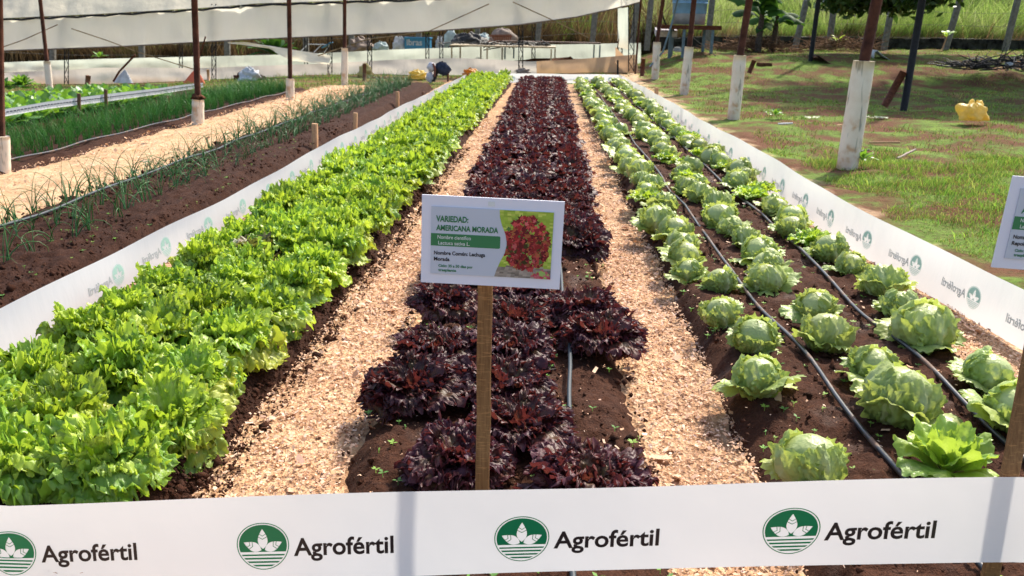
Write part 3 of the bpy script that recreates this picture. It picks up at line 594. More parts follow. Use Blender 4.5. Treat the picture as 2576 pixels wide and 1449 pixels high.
near_ice = [(.93, 2.66, .96, 'round iceberg lettuce on bare soil just above the banner, nearest of the left row'), (.93, 3.40, 1.0, 'iceberg lettuce with loose lower leaves beside the drip hose, second of the left row'), (1.03, 3.95, .85, 'small iceberg lettuce touching the left drip hose, third of the left row'),
 (.95, 4.33, .82, 'small iceberg lettuce on the left bed edge, fourth of the left row'), (1.40, 3.20, 1.2, 'big ribbed iceberg lettuce between the two hoses, nearest of the middle row'), (1.46, 3.60, .98, 'yellowish green iceberg lettuce just behind the big ribbed one'),
 (1.36, 3.98, .98, 'smooth iceberg lettuce alone between the hoses, middle row'), (1.48, 4.47, .95, 'iceberg lettuce between the hoses, beyond a gap of bare soil'), (1.33, 4.95, .98, 'wide iceberg lettuce between the hoses, beside a ruffled twin'),
 (1.85, 3.16, 1.08, 'iceberg lettuce at the right picture edge, right of the right hose'), (1.93, 3.55, .9, 'half hidden iceberg lettuce at the right edge of the photo'), (1.88, 4.08, 1.12, 'large iceberg lettuce with spread outer leaves across the right hose'), (1.93, 4.50, .95, 'iceberg lettuce next to the right banner, behind the large spread one'),
 (2.0, 4.9, .98, 'iceberg lettuce against the right banner with a pale folded top leaf'), (1.05, 4.88, .82, 'small iceberg lettuce left of the left hose, fifth of the left row'), (.90, 5.12, .8, 'ruffled iceberg lettuce at the left edge of its bed, sixth of the left row'),
 (1.15, 1.62, 1.1, 'iceberg lettuce peeping out below the front banner'), (1.72, 1.70, 1.1, 'iceberg leaves peeping out below the front banner at the right corner')]
for X, Y, s, lab in near_ice: putice(X, Y, s*1.06, lab)
g2 = np.random.default_rng(5)
for ri, (rx, rn) in enumerate([(.97, 'left row of the right bed'), (1.47, 'middle row of the right bed'), (1.93, 'row beside the right banner')]):
    y = (5.45, 5.3, 5.35)[ri]; i = 0
    while y < 24.0:
        lab = ('iceberg lettuce, %s past the spaced front heads, %s' % (ORD[i] if i else 'first', rn)) if i < 9 else 'iceberg lettuce %s, %s' % (zone(y), rn)
        X = rx+g2.normal(0, .05)-.004*y
        if g2.random() < .14 and y > 6:
            place(GL[g2.integers(4)][0][1], 'loose_leaf_lettuce', (X, y, BH+.0), g2.uniform(0, 6), .85, 'light loose leaf lettuce among icebergs, %s' % rn, 'lettuce', 'light loose lettuces among the icebergs')
        else: putice(X, y+g2.normal(0, .03), g2.uniform(.88, 1.15), lab)
        y += g2.uniform(.30, .36); i += 1
bm = lettuce_mesh('lime_lettuce', M['butter'], seed=91, n=20, Lr=(.14, .22), Wr=(.50, .60), ruf=.019, kk=6, nphi=44, nr=13, lo=.12, hi=1.0, dr=.7, ser=.012, spread=1.0, cup=-.1)
p = atz(2400, 1180, .2); place(bm, 'lime_lettuce', (p[0]+.02, p[1]+.08, BH), 2.2, (.92, 1.15), 'open lime green lettuce with smooth sunlit leaves near the right corner', 'lettuce', None)
for px, py in ((1880, 480), (1560, 205), (1490, 215)):
    p = atz(px, py, .2); place(GL[1][0][1], 'loose_leaf_lettuce', (p[0], p[1], BH), px, .8, 'light green frilly lettuce standing among the icebergs', 'lettuce', 'light loose lettuces among the icebergs')

# ------------------------------------------------------------------ onions and spring onions
def clump(seed, n, L, w, lean, up, seg=6, spread=.02):
    g = np.random.default_rng(seed); out = []
    for i in range(n):
        az = g.uniform(0, 6.28); l = L*g.uniform(.6, 1.1); le = lean*g.uniform(.15, 1); dr = g.uniform(0, up)
        path = []; x, z = 0, 0; a = le*.3
        bx, by = g.normal(0, spread, 2)
        for s in range(seg+1):
            path.append((bx+x*math.cos(az), by+x*math.sin(az), z)); a += (le+dr*(s/seg)**1.5*2)/seg*1.6; x += math.sin(a)*l/seg; z += math.cos(a)*l/seg
        rr = [w*(1-.85*(s/seg)**1.3) for s in range(seg+1)]
        v, f = tube(path, rr, 4, False); c = np.zeros((len(v), 3)); c[:, 0] = np.repeat(np.linspace(0, 1, seg+1), 4); c[:, 2] = g.random(); out.append((v, np.array(f), c))
    V, Q, C = merge(out); V[:, 2] = np.maximum(V[:, 2], -.01+.02*np.hypot(V[:, 0], V[:, 1])); return V, Q, C
def cm(nm, mat, *a, **k): V, Q, C = clump(*a, **k); return mesh(nm, V, Q, mat, col=C)
ON = [cm('onion_plant', M['blade_onion'], s, 4+s % 4, .33, .0038, 1.0, 1.2) for s in range(8)]
CH = [cm('spring_onion', M['blade_chive'], 40+s, 13, .34, .0034, .42, .25, spread=.022) for s in range(8)]
CHf = cm('spring_onion', M['blade_chive'], 71, 14, .33, .005, .45, .25, seg=3, spread=.03)
g = np.random.default_rng(44); cnt = 0
for ri, (rx, rn) in enumerate([(-3.90, 'outer'), (-3.58, 'middle'), (-3.28, 'inner')]):
    y = 4.6+ri*.1
    while y < 21.3:
        lab = 'thin onion plant with arching blades, %s row, %s' % (rn, 'near the front' if y < 8 else zone(y))
        n = g.integers(8); s = g.uniform(.8, 1.2)*(1.0+.012*y); place(ON[n], 'onion_plant', (rx+g.normal(0, .035), y, .125+hz(rx, y)), g.uniform(0, 6.28), s, lab, 'onion plant', 'onion plants beside the drip hose')
        y += g.uniform(.17, .27) if y < 11 else g.uniform(.13, .2); cnt += 1
cn = []
for rx in (-5.72, -5.95, -6.18, -6.42, -6.66):
    y = 6.6
    while y < 19.8: cn.append((y, rx+g.normal(0, .02))); y += g.uniform(.15, .2)
cn.sort(); cn2 = cn[:290]; rest = cn[290:]
for y, x in cn2: place(CH[g.integers(8)], 'spring_onion', (x, y, .07+hz(x, y)), g.uniform(0, 6.28), g.uniform(.9, 1.15), 'upright spring onion clump in the dense bed by the sawdust path', 'spring onion', 'spring onion clumps in the dense bed')
vs = []
me0 = clump(72, 12, .33, .0055, .45, .25, seg=3, spread=.03)
for y, x in rest:
    s = g.uniform(.9, 1.15); a = g.uniform(0, 6.28); v = me0[0]*s; v = np.stack([v[:, 0]*math.cos(a)-v[:, 1]*math.sin(a)+x, v[:, 0]*math.sin(a)+v[:, 1]*math.cos(a)+y, v[:, 2]+.07+float(hz(x, y))], -1); vs.append((v, me0[1], me0[2]))
V, Q, C = merge(vs); o = obj('distant_spring_onions', V, Q, M['blade_chive'], col=C); tag(o, 'far part of the dense spring onion bed reading as one green mass', 'spring onions', kind='stuff')
# broad leafy greens
KL = [lettuce_mesh('leafy_green_plant', M['kale'], seed=300+s, n=11, Lr=(.20, .30), Wr=(.42, .5), ruf=.010, kk=5, nphi=14, nr=7, lo=.15, hi=1.0, dr=.6, ser=.02, spread=1.0) for s in range(4)]
for rx in (-7.7, -8.15, -8.6, -9.05):
    y = 9.5
    while y < 17.6:
        place(KL[g.integers(4)], 'leafy_green_plant', (rx+g.normal(0, .04), y, .05+hz(rx, y)), g.uniform(0, 6.28), g.uniform(1.1, 1.5), 'broad leafed vegetable %s, behind the spring onions' % ('near the left picture edge' if y < 13 else 'towards the greenhouse'), 'vegetable plant', 'broad leafed greens behind the spring onions')
        y += g.uniform(.3, .42)
# drip hoses
def hose(name, pts, r, mat, lab, hump=.012):
    P_ = []; pts = [np.array(p, float) for p in pts]
    n = 60
    cum = np.linspace(0, len(pts)-1, n)
    for c in cum:
        i = min(int(c), len(pts)-2); f = c-i; p = pts[i]*(1-f)+pts[i+1]*f; P_.append((p[0]+.012*math.sin(p[1]*2.1)+.006*math.sin(p[1]*5.3), p[1], p[2]+hump*math.sin(p[1]*3.7)))
    v, f = tube(P_, r, 8); return tag(obj(name, v, f, mat), lab, 'hose')
hose('drip_hose', [(1.33, 1.0, .15), (1.26, 2.67, .155), (1.23, 3.4, .155), (1.19, 5, .155), (1.18, 9, .155), (1.12, 24, .15)], .0105, M['hose'], 'muddy black drip hose between the left and middle iceberg rows')
hose('drip_hose', [(1.8, 1.0, .15), (1.75, 3.0, .155), (1.73, 4.4, .155), (1.78, 5.8, .155), (1.77, 7, .155), (1.7, 24, .15)], .0105, M['hose'], 'muddy black drip hose beside the iceberg row nearest the right banner')
hose('drip_hose', [(.13, 1.4, .155), (.13, 3.0, .155), (.13, 3.6, .155), (.12, 12, .15), (.12, 24, .15)], 0.0095, M['hose2'], 'grey drip hose lying straight along the red lettuce bed', .004)
hose('drip_hose', [(-3.80, 4.0, .165), (-3.78, 6, .165), (-3.76, 9, .165), (-3.72, 14, .165), (-3.62, 21.5, .16)], .011, M['hose2'], 'grey drip hose along the onion bed beside the sawdust path', .01)
hose('drip_hose', [(-5.62, 6, .11), (-5.62, 10, .11), (-5.6, 15, .1), (-5.58, 19, .09)], .011, M['hose'], 'black drip hose at the foot of the spring onions', .01)

# ------------------------------------------------------------------ printed banners
def text2d(body, size, bold=0.0, space=1.0):
    cu = bpy.data.curves.new('t', 'FONT'); cu.body = body; cu.size = size; cu.offset = bold; cu.space_character = space; cu.resolution_u = 4; cu.fill_mode = 'FRONT'
    ob = bpy.data.objects.new('t', cu); COL.objects.link(ob); dg = bpy.context.evaluated_depsgraph_get(); me = ob.evaluated_get(dg).to_mesh()
    V = np.array([v.co[:2] for v in me.vertices]); Fs = [tuple(p.vertices) for p in me.polygons]
    ob.evaluated_get(dg).to_mesh_clear(); bpy.data.objects.remove(ob); bpy.data.curves.remove(cu); return V, Fs
def fit(V, w, h=None):
    V = V-V.min(0); s = w/V[:, 0].max(); sy = s if h is None else h/V[:, 1].max(); return V*np.array([s, sy])
WORD = text2d('Agrofértil', 1, .022)
def egg(a, b, n=48):
    t = np.linspace(0, 2*np.pi, n, endpoint=False); return np.stack([a*np.cos(t)*(1+.07*np.sin(t)), b*np.sin(t)], -1)
def petal(L, w, ang, n=12, s0=.09):
    s = np.linspace(0, 1, n); hw = w*np.sin(np.pi*s**.8)*.5; s_ = s0+(1-s0)*s; P_ = np.vstack([np.stack([-hw, s_*L], -1), np.stack([hw, s_*L], -1)[::-1][1:-1]])
    c, sn = math.cos(ang), math.sin(ang); return P_@np.array([[c, sn], [-sn, c]])
def filled(polys):
    """triangulated outline with holes: the first polygon minus the others"""
    cu = bpy.data.curves.new('t', 'CURVE'); cu.dimensions = '2D'; cu.fill_mode = 'BOTH'
    for P_ in polys:
        sp = cu.splines.new('POLY'); sp.points.add(len(P_)-1); sp.use_cyclic_u = True
        for k_, p in enumerate(P_): sp.points[k_].co = (p[0], p[1], 0, 1)
    ob = bpy.data.objects.new('t', cu); COL.objects.link(ob); dg = bpy.context.evaluated_depsgraph_get(); me = ob.evaluated_get(dg).to_mesh()
    V = np.array([v.co[:2] for v in me.vertices]); Fs = [tuple(p.vertices) for p in me.polygons]; ob.evaluated_get(dg).to_mesh_clear(); bpy.data.objects.remove(ob); bpy.data.curves.remove(cu); return V, Fs
def emblem(a=.072, b=.0665, pale=False):
    """list of (2D verts, faces, material key, layer); white areas are the bare banner"""
    G = 'pr_teal' if pale else 'pr_green'; L = []; sh = np.array([0, -.013])
    A, B = egg(a, b), egg(a*.962, b*.962); n = len(A); L.append((np.vstack([A, B]), [(i, (i+1) % n, n+(i+1) % n, n+i) for i in range(n)], G, 1))
    E = egg(a*.915, b*.915, 96); cut = -.018
    pets = [(.062, .027, 0), (.058, .026, 1.13), (.058, .026, -1.13)]
    V, Fs = filled([np.array([p for p in E if p[1] > cut])]+[petal(*q)+sh for q in pets]); L.append((V, Fs, G, 1))
    y = cut
    xs = lambda yy: a*.915*math.sqrt(max(0, 1-(yy/(b*.915))**2))*(1+.07*yy/(b*.915))
    for i, h in enumerate([.0045, .0045, .005, .005, .005, .005, .005, .005]):
        y1 = max(y-h, -b*.91)
        if i % 2: L.append((np.array([(-xs(y), y), (-xs(y1), y1), (xs(y1), y1), (xs(y), y)]), [(0, 1, 2, 3)], G, 1))
        y = y1
    for L_, w, an in pets:
        for q in (.52, .66):
            c, s_ = math.cos(an), math.sin(an); Rm = np.array([[c, s_], [-s_, c]]); hw = w*.47*(1 if q < .6 else .8); z = np.array([(-hw, L_*q+.007), (0, L_*q), (hw, L_*q+.007), (hw, L_*q+.009), (0, L_*q+.0022), (-hw, L_*q+.009)])
            L.append((z@Rm+sh, [(0, 1, 4, 5), (1, 2, 3, 4)], G, 2))
    return L
def banner(name, pts, label, logos, sign=1, pale=True, off_in=1.0, wave=.006, tw=.27, group=None, mat='banner', ez=.43, n=None, logo_scale=1.0):
    """pts: list of (x,y,zbottom,ztop); normal side with print = left of travel * off_in"""
    A = np.array(pts, float); seg = np.hypot(np.diff(A[:, 0]), np.diff(A[:, 1])); S = np.concatenate([[0], np.cumsum(seg)]); T = S[-1]
    def surf(s, t, off=0.0):
        s = np.asarray(s, float); t = np.asarray(t, float); x = np.interp(s, S, A[:, 0]); y = np.interp(s, S, A[:, 1]); zb = np.interp(s, S, A[:, 2]); zt = np.interp(s, S, A[:, 3])
        e = .02; dx = np.interp(s+e, S, A[:, 0])-np.interp(s-e, S, A[:, 0]); dy = np.interp(s+e, S, A[:, 1])-np.interp(s-e, S, A[:, 1]); l = np.hypot(dx, dy)+1e-9
        nx, ny = -dy/l*off_in, dx/l*off_in; w = off+wave*np.sin(s*3.1)*np.sin(t*3)+wave*.8*np.cos(t*np.pi)+wave*1.6*np.sin(s*1.3+1)
        return np.stack([x+nx*w, y+ny*w, zb+(zt-zb)*t+.004*np.sin(s*4)*t], -1)
    ns = n or max(20, int(T/.12)); ss, tt = np.meshgrid(np.linspace(0, T, ns), np.linspace(0, 1, 9)); V = surf(ss, tt).reshape(-1, 3); i = np.arange(ns*9).reshape(9, ns)
    Q = np.stack([i[:-1, :-1], i[:-1, 1:], i[1:, 1:], i[1:, :-1]], -1).reshape(-1, 4)
    root = obj(name, V, Q, M[mat]); tag(root, label, 'banner', group)
    EM = emblem(pale=pale); mt = 'pr_grey' if pale else 'pr_black'; W2 = fit(WORD[0], tw); W2[:, 1] -= .2*tw*.0
    base = W2[WORD_A][1] if False else 0
    hgt = float(np.mean(A[:, 3]-A[:, 2]))
    for s0 in logos:
        mts = []; Vs, Fs, mi, nn = [], [], [], 0
        for P_, f, m, l in EM:
            if m not in mts: mts.append(m)
            P2 = P_*logo_scale; v = surf(s0+sign*P2[:, 0], ez+P2[:, 1]/hgt, .0012+.0007*l); Vs.append(v); Fs += [tuple(a+nn for a in q) for q in f]; mi += [mts.index(m)]*len(f); nn += len(v)
        obj('emblem', np.vstack(Vs), Fs, parent=root, mats=[M[m] for m in mts], mi=mi, smooth=False)
        P2 = (W2+np.array([.084, -tw*.125-.012]))*logo_scale; obj('lettering', surf(s0+sign*P2[:, 0], ez+P2[:, 1]/hgt, .0018), WORD[1], M[mt], parent=root, smooth=False)
    return root, surf
WORD_A = 0
# front banner, seen from its printed side
fr = [(-2.55, 2.12, .10, .335), (-1.25, 2.02, .15, .385)]
for px, tp, bt in ((0, 1270, 1470), (700, 1252, 1461), (1288, 1234, 1442), (1900, 1219, 1428), (2576, 1205, 1415)):
    Y = 2.02-.07*px/2576; a, b = aty(px, tp, Y), aty(px, bt, Y)
    if px: fr.append((a[0], Y, b[2], a[2]))
    else: fr[1] = (a[0], Y, b[2], a[2])
fr.append((2.62, 1.90, .36, .60)); A = np.array(fr); S = np.concatenate([[0], np.cumsum(np.hypot(np.diff(A[:, 0]), np.diff(A[:, 1])))])
sx = lambda x: float(np.interp(x, A[:, 0], S))
cx = [aty(p, 1370, 1.985)[0] for p in (5, 655, 1312, 1981)]
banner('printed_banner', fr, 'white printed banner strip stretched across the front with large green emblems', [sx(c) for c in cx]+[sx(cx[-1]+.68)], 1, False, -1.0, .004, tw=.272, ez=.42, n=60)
# right banner
rb = [(2.66, 1.92, .33, .57), (2.62, 3.2, .12, .36)]
for a, b in (((2576, 745), (2576, 885)), ((2300, 607), (2300, 723)), ((2100, 498), (2100, 600)), ((1950, 407), (1950, 498)), ((1830, 340), (1830, 420)), ((1740, 290), (1740, 350)), ((1650, 237), (1650, 284)), ((1600, 210), (1600, 240)), ((1557, 188), (1557, 211))):
    q = atz(b[0], b[1], .02); p = aty(a[0], a[1], q[1]); rb.append((q[0], q[1], .02, p[2]))
rb.sort(key=lambda r: r[1]); T = 24
banner('printed_banner', rb, 'long white banner strip with reversed print between icebergs and lawn', list(np.arange(2.25, 22, .68)), 1, True, 1.0, .01, mat='banner_sunlit')
lb = [(-2.56, 2.1, .1, .34), (-2.57, 3.0, .02, .27)]
for a, b in (((0, 780), (0, 903)), ((300, 634), (300, 727)), ((560, 505), (560, 572)), ((840, 352), (840, 410)), ((1000, 272), (1000, 306)), ((1170, 193), (1170, 214))):
    q = atz(b[0], b[1], .02); Y = q[1]; p = aty(a[0], a[1], Y); lb.append((min(p[0], -2.1), Y, .02, .02+max(.22, min(.29, p[2]-.02))))
lb[-1] = (-2.12, 23.6, .02, .28)
banner('printed_banner', lb, 'long white banner strip between the green lettuces and the onions', [3.2-.42+i*.68 for i in range(29)], -1, True, -1.0, .01, mat='banner_sunlit')
p0, p1 = aty(1260, 208, 24.9), aty(1557, 210, 24.9); q0 = aty(1260, 184, 24.9); q1 = aty(1557, 188, 24.9)
banner('printed_banner', [(-2.15, 24.9, p0[2], q0[2]-.02), (p0[0], 24.9, p0[2], q0[2]), (p1[0], 24.9, p1[2], q1[2])], 'short white banner strip closing the far end of the lettuce beds', [1.2, 1.88, 2.56, 3.24, 3.92][:5], 1, True, -1.0, .006, mat='banner_sunlit')
# stakes holding the banners
def stake(px, pt, pb, wpx, mat, lab, Y=None, name='wooden_stake', z=0.0, thick=1.0, cat='stake'):
    B = atz(px[1], pb, z) if Y is None else aty(px[1], pb, Y); Tt = aty(px[0], pt, B[1]); w = wpx/F*B[1]*1.02; B = B.copy(); B[2] -= .06
    v, f = bevel_stick(B, Tt, w, w*thick, .002)
    return tag(obj(name, v, f, M[mat], smooth=False), lab, cat)
stake((792, 792), 311, 366, 14, 'stake_pale', 'pale orange wooden stake, nearest on the left banner line', z=.1)
stake((894, 893), 284, 333, 10, 'stake_pale', 'slim pale stake, second along the left banner', z=.06)
stake((1000, 1000), 231, 268, 8, 'stake_pale', 'small weathered stake by the onion bed, third on the left line', z=.05)
stake((1064, 1064), 231, 256, 6, 'stake_dark', 'thin dark stake against the left banner, farthest on that line')
stake((1796, 1795), 319, 363, 12, 'stake_dark', 'brown wooden stake in the middle of the right banner')
stake((1652, 1649), 221, 274, 9, 'stake_pale', 'reddish stake in the far half of the right banner')
stake((1554, 1554), 151, 202, 4, 'black', 'thin dark rod at the far right corner of the banners', name='metal_rod', cat='rod')
for x, y, l in ((-2.58, 2.1, 'wooden stake at the near left corner of the banners'), (2.70, 1.9, 'wooden stake at the near right corner of the banners')):
    v, f = bevel_stick((x, y, -.1), (x, y, .75), .045, .03, .002); tag(obj('wooden_stake', v, f, M['stake'], smooth=False), l, 'stake')

# ------------------------------------------------------------------ variety boards
def board(Y, cor, label, picture=True, right=False):
    """cor: board corners TL TR BR BL in frame units at depth Y"""
    TL, TR, BR, BL = [Vector(aty(*c, Y)) for c in cor]; u = ((TR-TL)+(BR-BL))/2; v = ((TL-BL)+(TR-BR))/2; w, h = u.length, v.length
    ux = u.normalized(); n = ux.cross(v).normalized(); vy = n.cross(ux); C = (TL+TR+BR+BL)/4
    root = empty('plant_sign', (C.x, C.y, 0)); tag(root, label, 'sign')
    def W_(x, y, z=0): p = C+ux*x+vy*y+n*z-Vector((C.x, C.y, 0)); return tuple(p)
    def slab(name, x0, x1, y0, y1, z0, z1, mat, par=root):
        vs = [W_(x, y, z) for z in (z0, z1) for x, y in ((x0, y0), (x1, y0), (x1, y1), (x0, y1))]
        return obj(name, np.array(vs), [(3, 2, 1, 0), (4, 5, 6, 7), (0, 1, 5, 4), (1, 2, 6, 5), (2, 3, 7, 6), (3, 0, 4, 7)], M[mat], par, smooth=False)
    slab('backing_board', -w/2, w/2, -h/2, h/2, -.005, 0, 'board')
    pw, ph = w*.862, h*.765; px0, py0 = -pw/2+w*.0, -ph/2-h*.003
    pan = slab('printed_panel', px0, px0+pw, py0, py0+ph, .0002, .0035, 'panel')
    def pt(u_, v_, z): return W_(px0+u_*pw, py0+(1-v_)*ph, .0035+z)
    def flat(name, P_, Fs, mat, z, par=pan, **k): return obj(name, np.array([pt(a, b, z) for a, b in P_]), Fs, M[mat] if mat else None, par, smooth=False, **k)
    bw = .572; cr = [(0, .393), (bw-.008, .393), (bw, .405), (bw, .565), (bw-.008, .578), (0, .578)]
    flat('green_band', cr, [tuple(range(len(cr)))[::-1]], 'sg_green', .0004)
    def words(name, s, x0, x1, yb, hgt, mat, bold, z=.0008, space=1.0, H=None):
        V, Fs = text2d(s, 1, bold, space); V = V-np.array([V[:, 0].min(), 0]); sc = (x1-x0)/V[:, 0].max(); asc = text2d('A', 1, bold)[0][:, 1].max()
        P_ = [(x0+a*sc, yb-b*hgt/asc) for a, b in V]; flat(name, P_, [f for f in Fs], mat, z)
    if not right:
        TX = [('VARIEDAD:', .040, .305, .215, .087, 'sg_text', .035), ('AMERICANA MORADA', .042, .552, .345, .080, 'sg_text', .035), ('Nombre científico', .055, .330, .470, .052, 'pr_white', .006), ('Lactuca sativa L.', .062, .322, .556, .052, 'pr_white', .006),
              ('Nombre Común: Lechuga', .028, .452, .708, .056, 'sg_black', .030), ('Morada', .028, .158, .800, .056, 'sg_black', .030), ('Ciclo: 35 a 50 días por', .066, .352, .893, .040, 'sg_text', .035), ('trasplante', .066, .216, .958, .040, 'sg_text', .035)]
    else:
        TX = [('VARIEDAD:', .040, .305, .215, .087, 'sg_text', .035), ('AMERICANA', .042, .38, .345, .080, 'sg_text', .035), ('Nombre científico', .055, .330, .470, .052, 'pr_white', .006), ('Lactuca sativa L.', .062, .322, .556, .052, 'pr_white', .006),
              ('Nombre Común:', .028, .31, .708, .056, 'sg_black', .030), ('Repollada', .028, .2, .800, .056, 'sg_black', .030), ('Ciclo: 35 a 50 días por', .066, .352, .893, .040, 'sg_text', .035), ('trasplante', .066, .216, .958, .040, 'sg_text', .035)]
    for t_, x0, x1, yb, hg, mt, bo in TX: words('lettering', t_, x0, x1, yb, hg, mt, bo)
    # printed picture with a curved left border
    def edge(v): return float(np.interp(v, [0, .1, .22, .36, .5, .64, .78, .9, 1], [.557, .560, .578, .612, .628, .612, .575, .548, .532]))
    g = np.random.default_rng(5); Vp, Fp, Cp = [], [], []
    def quad(P_, c):
        n0 = len(Vp); P_ = [(min(max(x, edge(y)+.0), .998), min(max(y, .003), .997)) for x, y in P_]; Vp.extend(P_); Fp.append(tuple(range(n0, n0+len(P_)))); Cp.extend([c]*len(P_))
    ys = np.linspace(.003, .997, 40)
    for a, b in zip(ys[:-1], ys[1:]):
        for i in range(14):
            x0a, x0b = edge(a)+(.998-edge(a))*i/14, edge(b)+(.998-edge(b))*i/14; x1a, x1b = edge(a)+(.998-edge(a))*(i+1)/14, edge(b)+(.998-edge(b))*(i+1)/14
            if a < .80+.04*g.random(): c = np.array((.30, .42, .05)) if g.random() < .7 else np.array((.48, .55, .10))
            else: c = np.array((.26, .22, .18))*(.6+.8*g.random())
            n0 = len(Vp); Vp.extend([(x0a, a), (x1a, a), (x1b, b), (x0b, b)]); Fp.append((n0, n0+1, n0+2, n0+3)); Cp.extend([tuple(c*(.85+.3*g.random()))]*4)
    flat('picture_background', Vp, Fp, 'print', .0003, col=np.array(Cp)) if False else None
    bgV, bgF, bgC = list(Vp), list(Fp), list(Cp); Vp.clear(); Fp.clear(); Cp.clear()
    reds = [(.26, .020, .022), (.16, .012, .018), (.40, .05, .05), (.09, .008, .014), (.33, .10, .04), (.48, .10, .10), (.06, .05, .015)]; grn = [(.10, .22, .05), (.20, .33, .07), (.06, .13, .03)]
    zz = []
    N = 620
    for i in range(N):
        a = g.uniform(0, 6.28); r = math.sqrt(g.random())*(1-.0*i/N); cx_, cy_ = .79+.185*r*math.cos(a), .50+.42*r*math.sin(a)*(1 if math.sin(a) < 0 else .88)
        s = g.uniform(.010, .026)*(1.1-.2*i/N); k_ = 9; a0 = g.uniform(0, 6.28)
        if right or g.random() < .07: c = np.array(grn[g.integers(3)])*(1.5 if right else 1)
        else: c = np.array(reds[g.choice(7, p=[.27, .2, .15, .14, .1, .07, .07])])
        c = c*g.uniform(.7, 1.3)*(1.25 if r > .2 and cy_ < .4 else .9)
        P_ = [(cx_+s*(1+.45*math.sin(j*2.9+a0))*math.cos(a0+j*6.283/k_), cy_+s*1.85*(1+.45*math.sin(j*2.9+a0))*math.sin(a0+j*6.283/k_)) for j in range(k_)]
        quad(P_, tuple(c)); zz += [.0004+.0008*i/N]*k_
    for i in range(90):
        cx_, cy_ = .93+g.normal(0, .035), .95+g.normal(0, .035); s = g.uniform(.006, .016); k_ = 7; a0 = g.uniform(0, 6)
        c = np.array([(.42, .05, .08), (.30, .45, .12), (.5, .12, .14)][g.integers(3)]); quad([(cx_+s*(1+.4*math.sin(j*3+a0))*math.cos(a0+j*.898), cy_+1.8*s*math.sin(a0+j*.898)) for j in range(k_)], tuple(c)); zz += [.0014+.0002*i/90]*k_
    V_ = [pt(a, b, .0003) for a, b in bgV]+[pt(a, b, z) for (a, b), z in zip(Vp, zz)]; Fs = bgF+[tuple(i+len(bgV) for i in f) for f in Fp]
    obj('lettuce_picture', np.array(V_), Fs, M['print'], pan, smooth=False, col=np.array(bgC+Cp))
    v, f = box(W_(-w*.01, h*.437, .0012), (.0175, .001, .012)); obj('tape_strip', v, f, M['tape'], root, smooth=False)
    return root, C
root, C = board(2.24, [(1062, 489), (1418, 508), (1410, 728), (1058, 710)], 'white variety board with a red lettuce picture on a stake in the middle bed')
T0, B0 = aty(1222, 650, 2.27), aty(1212, 1330, 2.29); w = 36/F*2.27*1.08
d = (B0-T0)/np.linalg.norm(B0-T0); B1 = T0+d*((T0[2]-.05)/-d[2]); v, f = bevel_stick(B1-np.array([C.x, C.y, 0]), T0-np.array([C.x, C.y, 0]), w, .018, .0015, 9); obj('stake', v, f, M['stake'], root, smooth=False)
root, C = board(2.12, [(2546, 443), (2902, 468), (2862, 700), (2498, 672)], 'white variety board cut off by the right picture edge, above the right banner', right=True)
T0, B0 = aty(2652, 600, 2.16), aty(2535, 1215, 2.05); d = (B0-T0)/np.linalg.norm(B0-T0); B1 = T0+d*((T0[2]-.05)/-d[2]); v, f = bevel_stick(B1-np.array([C.x, C.y, 0]), T0-np.array([C.x, C.y, 0]), .042, .022, .0015, 9); obj('stake', v, f, M['stake'], root, smooth=False)

# ------------------------------------------------------------------ greenhouse frame posts
def post(base, mid, top, w1, w2, label, group, zt=3.1):
    B = atz(*base); B[2] = float(hz(B[0], B[1])); m = aty(*mid, B[1]); t = aty(*top, B[1]); root = empty('post', B); tag(root, label, 'post', group)
    r1 = w1/F*B[1]/2*1.02; r2 = w2/F*B[1]/2*1.02; L = lambda p: tuple(np.array(p)-B)
    lo = B+(B-m)*.08; n = 10; path = [L(lo+(m-lo)*i/n) for i in range(n+1)]; g = np.random.default_rng(int(base[0])); rr = [r1*(1+.02*g.normal()) for _ in path]; rr[-1] = r1*.97
    v, f = tube(path, rr, 20); obj('concrete_sleeve', v, f, M['sleeve'], root)
    d = (t-m)/max(1e-6, (t-m)[2]); e = t+d*max(0, zt-t[2]); v, f = tube([L(m-d*.05), L(m+(e-m)*.5), L(e)], r2, 12); obj('rusty_pipe', v, f, M['pipe'], root)
    return root
GR = 'rust brown pipe posts set in whitewashed concrete'
post((2130, 427), (2174, 153), (2206, 0), 50, 26, 'pipe post in a tall white concrete sleeve, nearest and thickest on the right', GR)
post((1845, 299), (1862, 139), (1885, 0), 30, 17, 'pipe post in a white sleeve, second nearest on the right', GR)
post((1720, 241), (1734, 118), (1746, 0), 22, 12.5, 'pipe post in front of the blue grey tank', GR)
post((1647, 206), (1653, 106), (1668, 0), 18, 9, 'pipe post in a white sleeve just left of the tank stand', GR)
post((8, 440), (3, 342), (-4, 0), 38, 19, 'pipe post cut off by the left picture edge', GR)
post((498, 318), (498, 250), (489, 0), 29, 15, 'pipe post with a dark clod on its low sleeve, in the spring onion bed', GR)
post((730, 256), (730, 198), (727, 0), 20, 11, 'pipe post with a short stained sleeve farther along the sawdust path', GR)
post((867, 216), (867, 121), (867, 0), 16, 9, 'slender pipe post with a tall pale sleeve beside the yellow sack', GR)
post((125, 226), (118, 154), (101, 0), 16, 9, 'pipe post standing beyond the leafy greens at far left', GR)
v, f = blob(.09, 5, .3, 14, 8, (1, 1, .7)); p = aty(498, 250, 13.15); v = v+np.array([p[0], p[1], p[2]]); tag(obj('earth_clod', v, f, M['dirt']), 'dark clod sitting on top of the post sleeve', 'clod')

